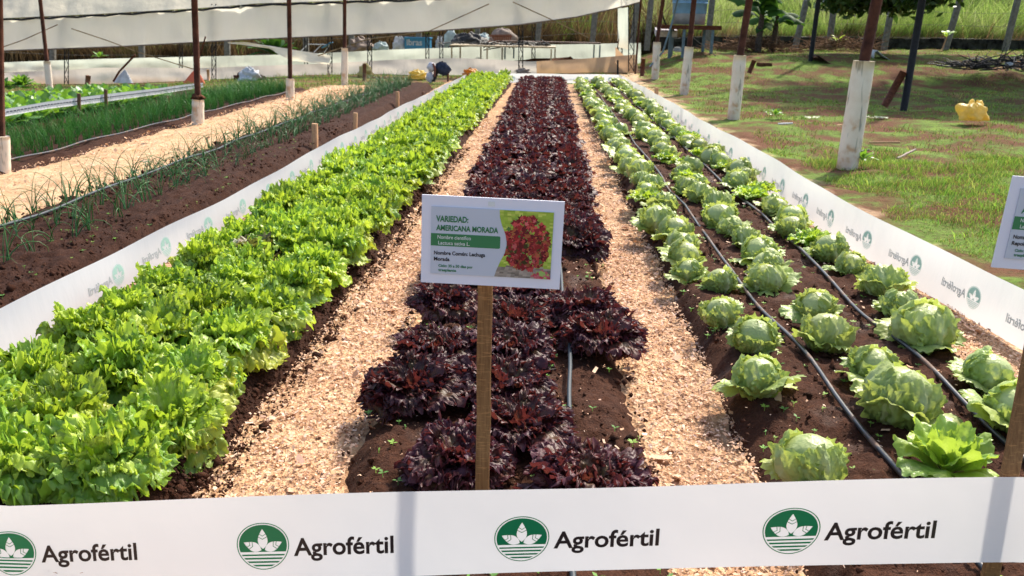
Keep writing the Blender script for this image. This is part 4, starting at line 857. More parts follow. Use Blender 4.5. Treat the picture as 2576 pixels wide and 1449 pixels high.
# ------------------------------------------------------------------ plastic greenhouse
def sheet(name, rows, Y, mat, par=None, wr=.05, n=120, curve=None, seed=0):
    """rows: list of polylines (px,py) from bottom to top at depth Y (number or list)"""
    X = np.linspace(0, 1, n); V = []; m = len(rows); Ys = Y if hasattr(Y, '__len__') else [Y]*m
    x0, x1 = rows[0][0][0], rows[0][-1][0]
    for r, Yr in zip(rows, Ys):
        px = x0+(x1-x0)*X; py = np.interp(px, [a for a, b in r], [b for a, b in r])
        V.append([aty(a, b, Yr) for a, b in zip(px, py)])
    V = np.array(V); k = 10; out = []
    for i in range(m-1):
        for j in range(k+(i == m-2)): out.append(V[i]*(1-j/k)+V[i+1]*j/k)
    A = np.array(out); nn = len(A); T_ = np.linspace(0, 1, nn)[:, None]; xx = A[..., 0]
    A[..., 1] += wr*(1.3*vn(xx*1.2, T_*2+seed+xx*0, 1)+vn(xx*4, T_*1.5+seed+xx*.2, 1, 1)+.5*vn(xx*9, T_*3+xx, 1, 2))
    i = np.arange(nn*n).reshape(nn, n); Q = np.stack([i[:-1, :-1], i[:-1, 1:], i[1:, 1:], i[1:, :-1]], -1).reshape(-1, 4)
    return obj(name, A.reshape(-1, 3), Q, M[mat], par)
gh = empty('greenhouse', (-6, 28, 0)); tag(gh, 'long plastic greenhouse with raised white curtain across the back left', 'greenhouse')
def rel(o, e):
    o.parent = e; o.matrix_parent_inverse = Matrix.Translation(-Vector(e.location)); return o
YG = 28.0
bot = [(-120, 135), (0, 127), (300, 116), (630, 98), (1050, 80), (1300, 62), (1450, 42), (1540, 22), (1612, 4)]
rod = [(-120, 58), (0, 49), (245, 38), (490, 24), (640, 12), (1000, 0), (1300, -14), (1612, -45)]
rel(sheet('upper_curtain', [bot, [(a, (b+np.interp(a, [q[0] for q in bot], [q[1] for q in bot]))/2) for a, b in rod], rod], YG, 'curtain', wr=.10), gh)
rel(sheet('roof_film', [[(a, b-3) for a, b in rod], [(a, b-60) for a, b in rod], [(a, b-150) for a, b in rod]], [28.05, 28.9, 30.5], 'roof', wr=.14, seed=4), gh)
v, f = tube([aty(a, b, 27.93) for a, b in [(x, np.interp(x, [q[0] for q in rod], [q[1] for q in rod])+(3 if int(x/37) % 2 else 0)) for x in range(-120, 1613, 35)]], .035, 6); rel(obj('edge_rail', v, f, M['black']), gh)
v, f = tube([aty(a, b+1, 27.96) for a, b in bot], .022, 6); rel(obj('curtain_hem', v, f, M['tan']), gh)
for pts in ([(-40, 135), (60, 100), (145, 62)], [(180, 72), (270, 102), (350, 132), (520, 180)][:3]+[(500, 178)], [(800, 140), (920, 100), (1080, 88-10), (1230, 10)], [(1290, 5), (1400, 55), (1480, 95)][:3], ):
    v, f = tube([aty(a, b, 27.8) for a, b in pts], .016, 5); rel(obj('bracing_cord', v, f, M['twine']), gh)
ntop = [(-120, 190), (0, 183), (170, 176), (250, 170), (520, 171), (800, 160), (1000, 150), (1150, 146), (1250, 150), (1330, 155), (1440, 150), (1600, 137)]
rel(sheet('lower_curtain', [[(-120, 222), (0, 218), (300, 212), (600, 206), (900, 192), (1288, 187), (1350, 186)], ntop], [28.36, 28.40], 'curtain_low', wr=.10, seed=7), gh)
rel(sheet('muddy_lower_curtain', [[(1350, 187), (1604, 184)], [(1350, 154), (1440, 150), (1604, 137)]], [28.34, 28.38], 'curtain_mud', wr=.10, seed=9, n=40), gh)
rel(sheet('rear_lower_curtain', [[(-120, 190), (1612, 160)], [(-120, 165), (0, 157), (250, 148), (600, 140), (760, 136), (1000, 124), (1130, 120), (1180, 117), (1300, 109), (1400, 112), (1600, 108)]], [33.5, 33.5], 'curtain_back', wr=.12, seed=12), gh)
def truss(px, pt, pb, Y, par, wpx=10, lab=None):
    B, T_ = aty(px, pb, Y), aty(px, pt, Y); w = wpx/F*Y/2; P_ = []; L = T_[2]-B[2]; n = max(3, int(L/.28))
    for s in (-1, 1): P_.append(tube([(B[0]+s*w, Y, B[2]), (T_[0]+s*w, Y, T_[2])], .016, 5))
    for i in range(n):
        a, b = i/n, (i+1)/n; s = 1 if i % 2 else -1; pa, pb_ = B*(1-a)+T_*a, B*(1-b)+T_*b; P_.append(tube([(pa[0]-s*w, Y, pa[2]), (pb_[0]+s*w, Y, pb_[2])], .011, 4)); P_.append(tube([(pa[0]+s*w, Y, pa[2]), (pb_[0]-s*w, Y, pb_[2])], .006, 4))
    v, f = cat_(P_); return rel(obj('truss_column', v, f, M['black']), par)
for px, pt, pb in ((165, 40, 212), (538, 10, 206), (830, 0, 200), (930, -2, 195), (1310, -20, 187), (1705, -30, 186)):
    if px < 1600: truss(px if px > 200 else 167, pt, pb, 28.18, gh)
for px, pt, pb in ((455, 60, 175), (770, 50, 165), (1075, 40, 160), (1110, 40, 160), (1342, 20, 150)): truss(px, pt, pb, 33.2, gh, 8)
v, f = cat_([tube([aty(1543, 188, 30), aty(1575, -20, 30)], .02, 6), tube([aty(1598, 186, 27.8), aty(1617, -60, 27.8)], .03, 8)]); rel(obj('corner_poles', v, f, M['pipe']), gh)
truss(1588, -50, 180, 28.3, gh, 13); truss(1560, 30, 175, 31, gh, 10)
rel(sheet('end_curtain', [[(1554, 118), (1582, 126)], [(1562, 50), (1592, 45)], [(1568, 20), (1600, 15)]], [30.2, 29.6, 29.4], 'curtain_back', wr=.06, n=14), gh)
rel(sheet('end_flap', [[(1548, 162), (1602, 180)], [(1548, 118), (1580, 150)]], [29, 28.6], 'curtain_mud', wr=.06, n=14), gh)
# torn film hanging near the left centre
rel(sheet('torn_film', [[(570, 108), (680, 122), (730, 152), (830, 162)], [(570, 106), (620, 106), (720, 122), (830, 140)]], [27.7, 27.75], 'roof', wr=.15, n=30, seed=3), gh)
# earth heap seen under the raised rear curtain
v, f = blob(1, 8, .12, 24, 8, (2.6, .7, .35)); p = aty(1440, 168, 31); v = v+np.array([p[0], p[1], p[2]-.25]); tag(obj('earth_heap', v, f, M['dirt']), 'brown heap of earth inside the greenhouse behind the muddy curtain', 'heap')
# tables inside
def table(x0, x1, pt, pb, Y, lab, legs, top='tabletop', dp=.9):
    a, b = aty(x0, pt, Y), aty(x1, pt, Y); zt = (a[2]+b[2])/2; root = empty('nursery_table', ((a[0]+b[0])/2, Y, aty(x0, pb, Y)[2])); tag(root, lab, 'table'); R_ = np.array(root.location)
    v, f = box(((a[0]+b[0])/2-R_[0], dp/2, zt-R_[2]), (b[0]-a[0], dp, .05)); obj('table_top', v, f, M[top], root, smooth=False)
    for px, dy in legs:
        L = aty(px, pb, Y); v, f = box((L[0]-R_[0], dy, (zt-R_[2])/2-.03), (.05, .05, zt-R_[2]-.05)); obj('leg', v, f, M['cream' if top == 'cream' else 'steel'], root, smooth=False)
    return root
table(1131, 1398, 117, 152, 30.4, 'long low table with cream frame and tangled dark netting on it', [(1136, .03), (1152, .8), (1205, .8), (1225, .03), (1260, .8), (1386, .03), (1396, .8)], 'cream', 1.5)
table(1262, 1512, 107, 148, 32.3, 'long table with a corrugated grey brown top, farther inside', [(1270, .03), (1290, .8), (1508, .03), (1496, .8)], 'tabletop', .9)
g = np.random.default_rng(3); P_ = []
for i in range(60):
    x = g.uniform(1140, 1380); a = aty(x, 111+g.normal(0, 2), 30.9+g.random()*.6); P_.append(tube([a, a+g.normal(0, .25, 3)*[1, .5, .25], a+g.normal(0, .4, 3)*[1, .4, .15]], .018, 4))
v, f = cat_(P_); tag(obj('netting_tangle', v, f, M['dk']), 'dark tangle of netting lying on the cream framed table', 'netting')
v, f = cat_([box(aty(1233+i*4.6, 98, 34.2), (.05, .1, .32)) for i in range(12)]+[box(aty(1258, 91, 34.15), (.92, .05, .05)), box(aty(1258, 105, 34.15), (.92, .05, .05))]); tag(obj('slatted_crate', v, f, M['brick'], smooth=False), 'red brown slatted crate behind the nursery tables', 'crate')
# junk behind the rear curtain and in front of the near one
def lump(name, px, py, wpx, hpx, Y, mat, lab, cat, seed, dp=.6, amp=.16, group=None, fold=3.0):
    C_ = aty(px, py, Y); sx_, sz = wpx/F*Y/2, hpx/F*Y; v, f = blob(1, seed, amp, 44, 24, (1, dp, 1), fold)
    v = v*np.array([1, 1, 1]); v[:, 2] /= v[:, 2].max(); v[:, 0] /= np.abs(v[:, 0]).max(); v = v*np.array([sx_, sx_, sz]); o = obj(name, v, f, M[mat]); o.location = (float(C_[0]), float(C_[1]), float(C_[2])); return tag(o, lab, cat, group)
YJ = 35.0
lump('tarpaulin', 905, 130, 75, 38, YJ, 'tan', 'crumpled tan tarpaulin behind the rear curtain, left of the white sacks', 'tarpaulin', 1); lump('white_sack', 958, 128, 45, 24, YJ, 'bagg', 'low white sack beside the tan tarpaulin', 'sack', 2)
lump('white_sack', 1008, 127, 42, 34, YJ, 'bagw', 'leaning white sack at the left side of the blue bin', 'sack', 3); lump('white_sack', 1106, 126, 24, 34, YJ, 'bagw', 'slim white sack right of the blue bin', 'sack', 4)
lump('white_sack', 1134, 124, 38, 48, YJ+.3, 'bagg', 'upright mint white sack behind the black heap', 'sack', 5, amp=.08); lump('black_heap', 1180, 124, 110, 42, YJ-.4, 'dk', 'wide heap of black plastic sheeting behind the rear curtain', 'heap', 6, dp=.4)
lump('white_sack', 1218, 122, 52, 38, YJ+.3, 'bagg', 'square white sack right of the black heap', 'sack', 7, amp=.1); lump('tan_sack', 1266, 114, 72, 44, YJ+.6, 'tan', 'big pale tan sack standing behind the tables', 'sack', 8, amp=.08)
def bluebin():
    a, b = aty(1020, 126, YJ), aty(1084, 94, YJ); root = empty('blue_bin', ((a[0]+b[0])/2, YJ, a[2])); tag(root, 'blue plastic bin with faded white letters among white sacks', 'bin')
    w, h = b[0]-a[0], b[2]-a[2]; t = .04; P_ = [box((0, 0, t/2), (w*.9, .6, t)), box((0, -.3, h/2), (w*.95, t, h)), box((0, .3, h/2), (w*.95, t, h)), box((-w*.47, 0, h/2), (t, .56, h)), box((w*.47, 0, h/2), (t, .56, h))]
    v, f = cat_(P_); obj('tub', v, f, M['blue'], root, smooth=False); v, f = cat_([box((0, -.335, h-.03), (w, .05, .05)), box((0, .33, h-.03), (w, .05, .05)), box((-w*.5, 0, h-.03), (.05, .6, .05)), box((w*.5, 0, h-.03), (.05, .6, .05))]); obj('rim', v, f, M['blue'], root, smooth=False)
    V2, F2 = text2d('ibras', 1, .02); V2 = fit(V2, w*.6); obj('lettering', np.array([(x-w*.40, -.324, y+h*.38) for x, y in V2]), F2, M['bagw'], root, smooth=False)
bluebin()
def chair():
    c = aty(665/1.0+0, 0, 1)*0; root = empty('folding_chair', aty(690*1.18, 132, 34.6)); tag(root, 'small blue folding chair behind the rear curtain', 'chair')
    v, f = box((.15, 0, .28), (.42, .4, .04), ry=-.5); obj('seat', v, f, M['blue'], root, smooth=False); v, f = cat_([tube([(-.9, -.1, 0), (-.55, -.1, .3), (.3, -.1, .3)], .018, 5), tube([(-.35, -.1, 0), (0, -.1, .33)], .018, 5), tube([(.0, .1, 0), (.3, .1, .38)], .018, 5)]); obj('frame', v, f, M['sheet'], root)
chair()
# in front of the near curtain
def bag(px, py, wpx, hpx, Y, mat, lab, seed, tie=None, nm='plastic_bag', cat='bag', amp=.16):
    return lump(nm, px, py, wpx, hpx, Y, mat, lab, cat, seed, .7, amp, fold=4)
bag(920, 198, 42, 40, 26.6, 'bagy2', 'dull yellow plastic sack leaning by the slender post', 21, amp=.12); bag(1052, 198, 62, 24, 26, 'bagy', 'flattened shiny yellow bag in front of the curtain, below the hanging clothes', 22)
bag(1185, 190, 48, 20, 26, 'bago', 'orange yellow bag on the ground right of the hanging clothes', 23); bag(628, 206, 58, 42, 26, 'bagw', 'bright white sack slumped before the lower curtain', 24); bag(606, 206, 36, 26, 26.6, 'dirt', 'brown heap of roots beside the white sack', 25, nm='root_heap', cat='heap')
bag(655, 204, 40, 18, 26.4, 'tan', 'small tan heap right of the white sack', 26, nm='tan_sack', cat='sack'); bag(1315, 185, 42, 14, 26.5, 'tan', 'flat brown and white sack behind the far banner', 27, nm='tan_sack', cat='sack')
bag(2445, 302, 84, 50, atz(2445, 303, .15)[1], 'bagy', 'crumpled yellow plastic bag alone on the lawn', 29, amp=.17)
def cone(name, px, base, apex, wpx, Y, mat, lab, cat, seed=1):
    B, A_ = aty(px, base, Y), aty(apex[0], apex[1], Y); r = wpx/F*Y/2; n = 20; V_, Fs = [], []; g = np.random.default_rng(seed)
    for i in range(8):
        t = i/7
        for j in range(n): a = 6.283*j/n; q = r*(1-t)**.9*(1+.16*math.sin(5*a+seed))+.01; c = B*(1-t)+A_*t; V_.append((c[0]+q*math.cos(a), c[1]+q*math.sin(a)*.6, c[2]))
    for i in range(7):
        for j in range(n): k_ = (j+1) % n; Fs.append((i*n+j, i*n+k_, (i+1)*n+k_, (i+1)*n+j))
    return tag(obj(name, np.array(V_), Fs, M[mat]), lab, cat)
cone('mesh_cover', 488, 210, (493, 172), 50, 25.6, 'mesh_or', 'orange mesh cloth draped into a tent behind the pipe post', 'cloth', 2); cone('white_cover', 312, 208, (314, 175), 44, 25.6, 'bagw', 'white plastic tied round the leaning pole', 'cover', 3)
def rodobj(pts, Y, r, mat, lab, name='pole', cat='pole'): v, f = tube([aty(a, b, Y) for a, b in pts], r, 7); return tag(obj(name, v, f, M[mat]), lab, cat)
rodobj([(285, 205), (300, 180), (340, 138)], 25.4, .03, 'rust', 'thin rusty pole leaning to the right through white plastic'); rodobj([(493, 175), (500, 150), (517, 92)], 25.4, .022, 'rust', 'thin brown stick leaning right behind the pipe post', 'stick', 'stick')
rodobj([(220, 213), (222, 190)], 25, .07, 'stake_dark', 'short thick brown stump before the lower curtain', 'stump', 'stump'); rodobj([(917, 206), (917, 160)], 25.2, .055, 'stake_dark', 'dark brown stake in front of the yellow sack', 'wooden_stake', 'stake')
rodobj([(525, 203), (523, 175)], 25, .04, 'stake_pale', 'pale little stake between the orange mesh and white sack', 'wooden_stake', 'stake'); rodobj([(1127, 211), (1127, 165)], 24.6, .03, 'rust', 'rusty rod carrying the hanging clothes', 'metal_rod', 'rod')
rodobj([(1615, 192), (1618, 148)], 25.5, .065, 'rust', 'stubby rusty post near the greenhouse corner', 'short_post', 'post')
# clothes hung on the rod: cap and jacket
cap = empty('sun_hat', aty(1085, 178, 24.6)); tag(cap, 'white sun hat with neck flap hanging beside a dark jacket', 'hat')
v, f = blob(.12, 31, .08, 18, 10, (1, .9, 1.1), flat=False); v[:, 2] += .1; obj('crown', v, f, M['cap'], cap); v, f = blob(.12, 32, .15, 18, 10, (1, .7, 1.25), flat=False); v = v+np.array([-.03, 0, -.17]); obj('neck_flap', v, f, M['cap'], cap)
v, f = tube([(.06, -.1, .2), (.12, -.1, .05), (.1, -.1, -.15)], .028, 6); obj('strap', v, f, M['brick'], cap)
jk = empty('hanging_jacket', aty(1110, 180, 24.6)); tag(jk, 'dark navy jacket hanging folded over the rusty rod', 'jacket')
v, f = blob(.21, 34, .13, 24, 14, (1.05, .45, .85), flat=False); v = v+np.array([.04, 0, .08]); obj('body', v, f, M['navy'], jk); v, f = tube([(-.12, 0, .05), (-.16, -.02, -.1), (-.22, 0, -.27)], [.08, .06, .05], 8); obj('sleeve', v, f, M['dk'], jk)
# white tapes along the spring onion bed
def strip(name, pts, lab):
    V_, Fs = [], []
    for (x, y, a, b) in pts: V_ += [(x, y, a), (x-.015, y, (a+b)/2), (x, y, b)]
    for i in range(len(pts)-1):
        for j in range(2): Fs.append((i*3+j, i*3+3+j, i*3+4+j, i*3+1+j))
    o = tag(obj(name, np.array(V_), Fs, M['banner']), lab, 'tape')
    return o
tp = []
for px, pt, pb in ((-60, 288, 305), (0, 277, 295), (120, 256, 274), (265, 237, 256), (400, 222, 237), (470, 212, 226), (512, 208, 219)):
    X_ = -7.15; d_ = ray(px, pb); Y = CAM[1]+d_[1]*(X_/d_[0]); zb = aty(px, pb, Y)[2]; zt = aty(px, pt, Y)[2]; tp.append((X_, Y, zb, zt))
o = strip('plastic_tape', tp, 'white plastic tape with small blue marks running behind the spring onions')
P_ = []
for i in range(90):
    y = tp[0][1]+(tp[-1][1]-tp[0][1])*i/90; zb = np.interp(y, [t[1] for t in tp], [t[2] for t in tp]); zt = np.interp(y, [t[1] for t in tp], [t[3] for t in tp]); P_.append(box((-7.145, y, zb*.45+zt*.55), (.004, .06, .018)))
v, f = cat_(P_); rel(obj('blue_marks', v, f, M['navy'], smooth=False), o)
tp = []
for px, pt, pb in ((-60, 246, 258), (0, 240, 252), (80, 232, 243), (200, 222, 230)):
    X_ = -9.7; d_ = ray(px, pb); Y = CAM[1]+d_[1]*(X_/d_[0]); tp.append((X_, Y, aty(px, pb, Y)[2], aty(px, pt, Y)[2]))
strip('plastic_tape', tp, 'white plastic tape behind the broad leafed greens at far left')
for px, pt, pb, l in ((268, 225, 275, 'brown stake holding the white tape behind the spring onions'), (200, 235, 280, 'short rusty stake left of the other tape stake')):
    d_ = ray(px, pt+8); Y = d_[1]*(-7.1/d_[0]); v, f = bevel_stick(aty(px, pb, Y), aty(px-2, pt, Y), .05, .03, .002); tag(obj('wooden_stake', v, f, M['stake_dark'], smooth=False), l, 'stake')

# ------------------------------------------------------------------ boundary fence, wall, tank, trees
def fpost(px0, py0, px1, py1, Y, lab, wpx=13):
    B, T_ = aty(px0, py0, Y), aty(px1, py1, Y); d = (T_-B)/max(.1, (T_-B)[2]); T_ = B+d*max(2.3, (T_-B)[2]); B = B-d*.3; w = wpx/F*Y
    k_ = T_+np.array([-.12, -.28, .30]); P_ = [bevel_stick(B, T_, w, w, .003), bevel_stick(T_-d*.02, k_, w*.9, w*.9, 0, 2)]; v, f = cat_(P_)
    return tag(obj('fence_post', v, f, M['conc'], smooth=False), lab, 'fence post', 'concrete fence posts along the bank')
FP = [(133, 145, 133, 100, 'concrete fence post at far left under the curtain'), (357, 142, 356, 90, 'concrete fence post in the gap, between the first two truss columns'), (572, 135, 571, 80, 'pale concrete fence post left of the papaya like bush'),
      (770, 125, 769, 70, 'concrete fence post seen between two pipe posts'), (884, 125, 885, 60, 'concrete fence post behind the tan tarpaulin'), (1053, 122, 1054, 50, 'concrete fence post behind the white sacks'), (1200, 115, 1202, 40, 'concrete fence post behind the black heap'),
      (1352, 110, 1360, 20, 'concrete fence post above the corrugated table'), (1490, 108, 1497, 35, 'leaning concrete fence post in the open gap left of the greenhouse corner'), (1588+4, 100, 1604, 0, 'concrete fence post hidden behind the greenhouse corner'), (1630-2, 108, 1638, 0, 'concrete fence post right of the greenhouse corner'),
      (1780, 108, 1792, 0, 'concrete fence post right of the tank'), (2002, 112, 2016, 55, 'concrete fence post behind the first black pole'), (2086, 112, 2100, 0, 'concrete fence post left of the dark tree trunk'), (2226, 112, 2245, 10, 'concrete fence post between the trunk and the second black pole'), (2382, 112, 2420, -20, 'concrete fence post behind the yellow sapling'), (2532, 112, 2565, -20, 'concrete fence post at the right picture edge')]
for a, b, c, d, l in FP: fpost(a, b, c, d, 37.6, l)
# fence wires
P_ = []
for h in (.5, 1.0, 1.5): P_.append(tube([(x, 37.5, float(hz(x, 37.5))+h+.03*math.sin(x)) for x in np.linspace(-24, 26, 60)], .006, 4))
v, f = cat_(P_); tag(obj('fence_wire', v, f, M['conc']), 'thin grey wires strung between the concrete fence posts', 'wire')
# stone wall at the foot of the bank
def stonewall():
    g = np.random.default_rng(8); P_ = []; x = 5.5
    while x < 27:
        z = float(hz(x, 38.3))-.1
        for r in range(3):
            w = g.uniform(.25, .5); P_.append(box((x+g.uniform(0, .2), 38.35+g.normal(0, .03), z+.13+.17*r), (w+.15, .3, .19), rz=g.normal(0, .08), rx=g.normal(0, .05), ry=g.normal(0, .04)))
        x += .33
    v, f = cat_(P_); return tag(obj('stone_wall', v, f, M['stone'], smooth=False), 'low dark stone wall at the foot of the grassy bank', 'wall')
stonewall()
# brush piles and debris heap
def twigs(n, cx_, cy_, cz_, sx_, sy_, sz_, L, r, mat, seed, name, lab, cat, up=.3):
    g = np.random.default_rng(seed); P_ = []
    for i in range(n):
        t = g.random(3)*2-1; c = np.array([cx_+t[0]*sx_, cy_+t[1]*sy_, cz_+abs(t[2])*sz_*(1-t[0]**2*.7)]); d = g.normal(0, 1, 3); d[2] = abs(d[2])*up; d /= np.linalg.norm(d); l = L*g.uniform(.5, 1.2)
        P_.append(tube([c, c+d*l*.5+g.normal(0, .03, 3), c+d*l], [r, r*.8, r*.4], 4, False))
    v, f = cat_(P_); return tag(obj(name, v, f, M[mat]), lab, cat)
p = aty(1895, 133, 34); twigs(420, p[0], 34, p[2]-.05, 1.5, .6, .55, .8, .014, 'brush', 1, 'brush_pile', 'heap of dry reddish brushwood right of the tank', 'brush pile')
p = aty(2115, 130, 35); twigs(260, p[0], 35, p[2], 1.3, .5, .5, .8, .013, 'brush', 2, 'brush_pile', 'smaller pile of dry twigs behind the banana plant', 'brush pile'); 
p = aty(2545, 168, 27); twigs(240, p[0], 27, p[2]-.1, 1.7, .8, .35, .7, .02, 'dk', 3, 'debris_heap', 'black burnt debris heap at the right picture edge', 'debris heap', .15)
lump('white_scrap', 2538, 165, 22, 9, 26.2, 'bagw', 'scrap of white plastic on the black debris heap', 'plastic scrap', 40)
# water tank on its stand
def tank():
    Y = 31.6; c = aty(1732, 62, Y); bz = float(c[2]); xc = float(c[0]); r0 = 78/F*Y/2*.97; root = empty('water_tank', (xc, Y, bz)); tag(root, 'blue grey ribbed water tank standing on the steel frame', 'tank')
    def lathe(prof, seg=32):
        V_ = [(r*math.cos(6.2832*j/seg), r*math.sin(6.2832*j/seg), z) for r, z in prof for j in range(seg)]; Fs = [(i*seg+j, i*seg+(j+1) % seg, (i+1)*seg+(j+1) % seg, (i+1)*seg+j) for i in range(len(prof)-1) for j in range(seg)]; return np.array(V_), Fs
    pr_ = [(0, 0), (r0, 0), (r0*1.02, .36)]; v, f = lathe(pr_); obj('base_section', v, f, M['tank_low'], root)
    prof = []; z = .36; r = r0*1.02
    for i in range(4):
        h = .42 if i else .36; prof += [(r, z), (r*1.035, z+.03), (r*1.045, z+h-.04), (r*1.10, z+h-.03), (r*1.10, z+h)]; z += h; r *= 1.045
    prof += [(r*.7, z+.25), (.15, z+.4), (0, z+.4)]; v, f = lathe(prof); obj('ribbed_body', v, f, M['tank'], root)
    st = empty('tank_stand', (xc, Y, float(hz(xc, Y)))); tag(st, 'blue grey steel frame carrying the water tank', 'stand'); zb = bz-float(hz(xc, Y))
    v, f = cat_([box((0, 0, zb-.04), (2.0, 1.6, .04)), box((0, -.75, zb-.11), (2.0, .08, .1)), box((0, .75, zb-.11), (2.0, .08, .1))]); obj('platform', v, f, M['rust'], st, smooth=False)
    for px in (1686, 1712, 1770, 1742, 1698, 1782):
        lx = aty(px, 100, Y)[0]-xc; dy = -.7 if px in (1712, 1770+12, 1782) else (.7 if px in (1742, 1698) else 0); v, f = box((lx, dy, (zb-.06)/2-.1), (.09, .09, zb)); obj('leg', v, f, M['steel'], st, smooth=False)
tank()
rodobj([(1576+90, -10), (1664, 30), (1672, 55), (1676, 65)], 31, .03, 'black', 'black hose curling down beside the tank', 'pipe_hose', 'hose'); rodobj([(1706, -5), (1690, 60), (1668, 130), (1635, 168)], 26.8, .028, 'steel', 'thin grey blue brace rod slanting down left of the tank')
rodobj([(1725, 80), (1850, 180)], 30.5, .012, 'conc', 'thin guy wire slanting down right of the tank', 'guy_wire', 'wire')
def lawnbox(px, py, Y, s, mat, lab, nm, cat, rz=0): p = aty(px, py, Y); v, f = box((0, 0, s[2]/2), s, rz=rz); v[4:, :2] *= .93; o = obj(nm, v, f, M[mat], smooth=False); o.location = tuple(map(float, p)); return tag(o, lab, cat)
ms = empty('pump_box', aty(1672, 122, 32.5)); tag(ms, 'small dark pump box with a pale pink lid left of the tank legs', 'pump box'); v, f = box((0, 0, .22), (.6, .4, .45)); obj('housing', v, f, M['dk'], ms, smooth=False); v, f = box((0, -.03, .56), (.75, .5, .2), rx=.25); obj('lid', v, f, M['cap'], ms, smooth=False)
lump('white_bag', 1705, 130, 24, 12, 32, 'bagw', 'small white bag under the tank stand', 'bag', 44)
# black poles with slanted anchors
def pole(b, t, w, lab, an, alab, Yz=None):
    B = atz(b[0], b[1]); Y = B[1]; B[2] = float(hz(B[0], Y)); T_ = aty(t[0], t[1], Y); d = (T_-B); T2 = B+d*1.6; r = w/F*Y/2; v, f = tube([B-d*.05, B+d*.8, T2], r, 10); tag(obj('black_pole', v, f, M['black']), lab, 'pole', 'black support poles on the lawn')
    p0, p1 = aty(an[1][0], an[1][1], Y+.0), aty(an[0][0], an[0][1], Y); v, f = tube([p0-(p1-p0)*.15, p1], r*1.05, 10); tag(obj('anchor_pipe', v, f, M['rust']), alab, 'pipe', 'rusty anchor pipes')
pole((2272, 284), (2320, 0), 17, 'thick black pole leaning right, in the middle of the lawn', ((2273, 181), (2231, 256)), 'rusty pipe stub leaning against the thick black pole')
pole((2033, 203), (2059, 0), 11, 'thinner black pole left of the dark tree', ((2027, 175), (2014, 203)), 'short rusty pipe stub at the foot of the thinner black pole')
rodobj([(1884, 184), (1897, 152)], 27, .07, 'rust', 'slanted rusty pipe stub beside the brown stump', 'anchor_pipe', 'pipe')
lawnbox(1921, 176, 28.5, (.42, .3, .22), 'dirt', 'brown block of earth behind the second right post', 'earth_block', 'earth block', .3)
# curved mat, metal sheet
def curved(name, pts, dp, mat, lab, cat, Y):
    V_ = []; 
    for a, b in pts: p = aty(a, b, Y); V_ += [tuple(p), (p[0]+.15, p[1]+dp, p[2]+.02)]
    n = len(pts); Fs = [(2*i, 2*i+2, 2*i+3, 2*i+1) for i in range(n-1)]; o = obj(name, np.array(V_), Fs, M[mat]); md = o.modifiers.new('s', 'SOLIDIFY'); md.thickness = .015; return tag(o, lab, cat)
curved('rubber_mat', [(2048, 141), (2058, 139), (2070, 146), (2085, 158), (2105, 167), (2125, 168), (2150, 163)], 1.1, 'matt', 'curled brown rubber mat lying on the lawn by the black pole', 'mat', 29)
curved('metal_sheet', [(2197, 150), (2200, 130), (2208, 127), (2222, 140), (2242, 152)], 1.0, 'sheet', 'bent shiny metal sheet lying on the lawn right of the nearest post', 'metal sheet', 30)
g = np.random.default_rng(9)
def scraps(px, py, n, lab, r=.12):
    P_ = atz(px, py); L = []
    for i in range(n):
        l = fan_leaf(g, .11, .07, 1.2, .5, g.uniform(0, 6.28), 12, 5, .02, 6); v = l[0]+np.array([P_[0]+g.normal(0, r), P_[1]+g.normal(0, r*.6), .04+float(hz(P_[0], P_[1]))]); L.append((v, l[1], l[2]))
    V, Q, C = merge(L); return tag(obj('lettuce_scrap', V, Q, M['scrap'], col=C), lab, 'lettuce scrap')
scraps(2210, 303, 9, 'pile of cream white lettuce scraps right of the nearest sleeve', .14); scraps(2045, 300, 4, 'few pale lettuce scraps left of the nearest sleeve', .12)
for px, py, a, l, lab, mt in ((2130, 318, .1, .35, 'white and brown strip of wood lying left of the nearest sleeve', 'stake_pale'), (2225, 358, .0, .45, 'thin pale stick lying flat on the lawn right of the nearest sleeve', 'stake_pale'), (2280, 395, .9, .35, 'pale bent bark strip standing out of the grass', 'tan'), (2170, 377, .5, .22, 'small black scrap on the grass', 'dk'), (1975, 317, .1, .25, 'small white strip on the lawn below the second post', 'bagw')):
    p = atz(px, py); z = float(hz(p[0], p[1]))+.03; v, f = bevel_stick((p[0]-l/2, p[1]-l*a*.5, z), (p[0]+l/2, p[1]+l*a*.5, z+(.08 if a > .6 else .01)), .03, .02, .004); tag(obj('wood_strip', v, f, M[mt], smooth=False), lab, 'strip')
for i, (px, py, s, lab) in enumerate(((1850, 190, .5, 'long low heap of red earth behind the second right post'), (2120, 182, .3, 'flat clod of red earth in front of the rubber mat'), (1960, 192, .22, 'small clod of red earth between two poles'), (2140, 270, .12, 'small dark clod left of the nearest sleeve'), (2260, 300, .14, 'reddish stone at the foot of the thick black pole'), (2355, 290, .2, 'bare red earth clod between black pole and yellow bag'), (2440, 205, .15, 'small brown clod far out on the right lawn'))):
    p = atz(px, py); lump('earth_clod', px, py, s/p[1]*F*1.6, s/p[1]*F*.30, p[1], 'dirt', lab, 'clod', 60+i)
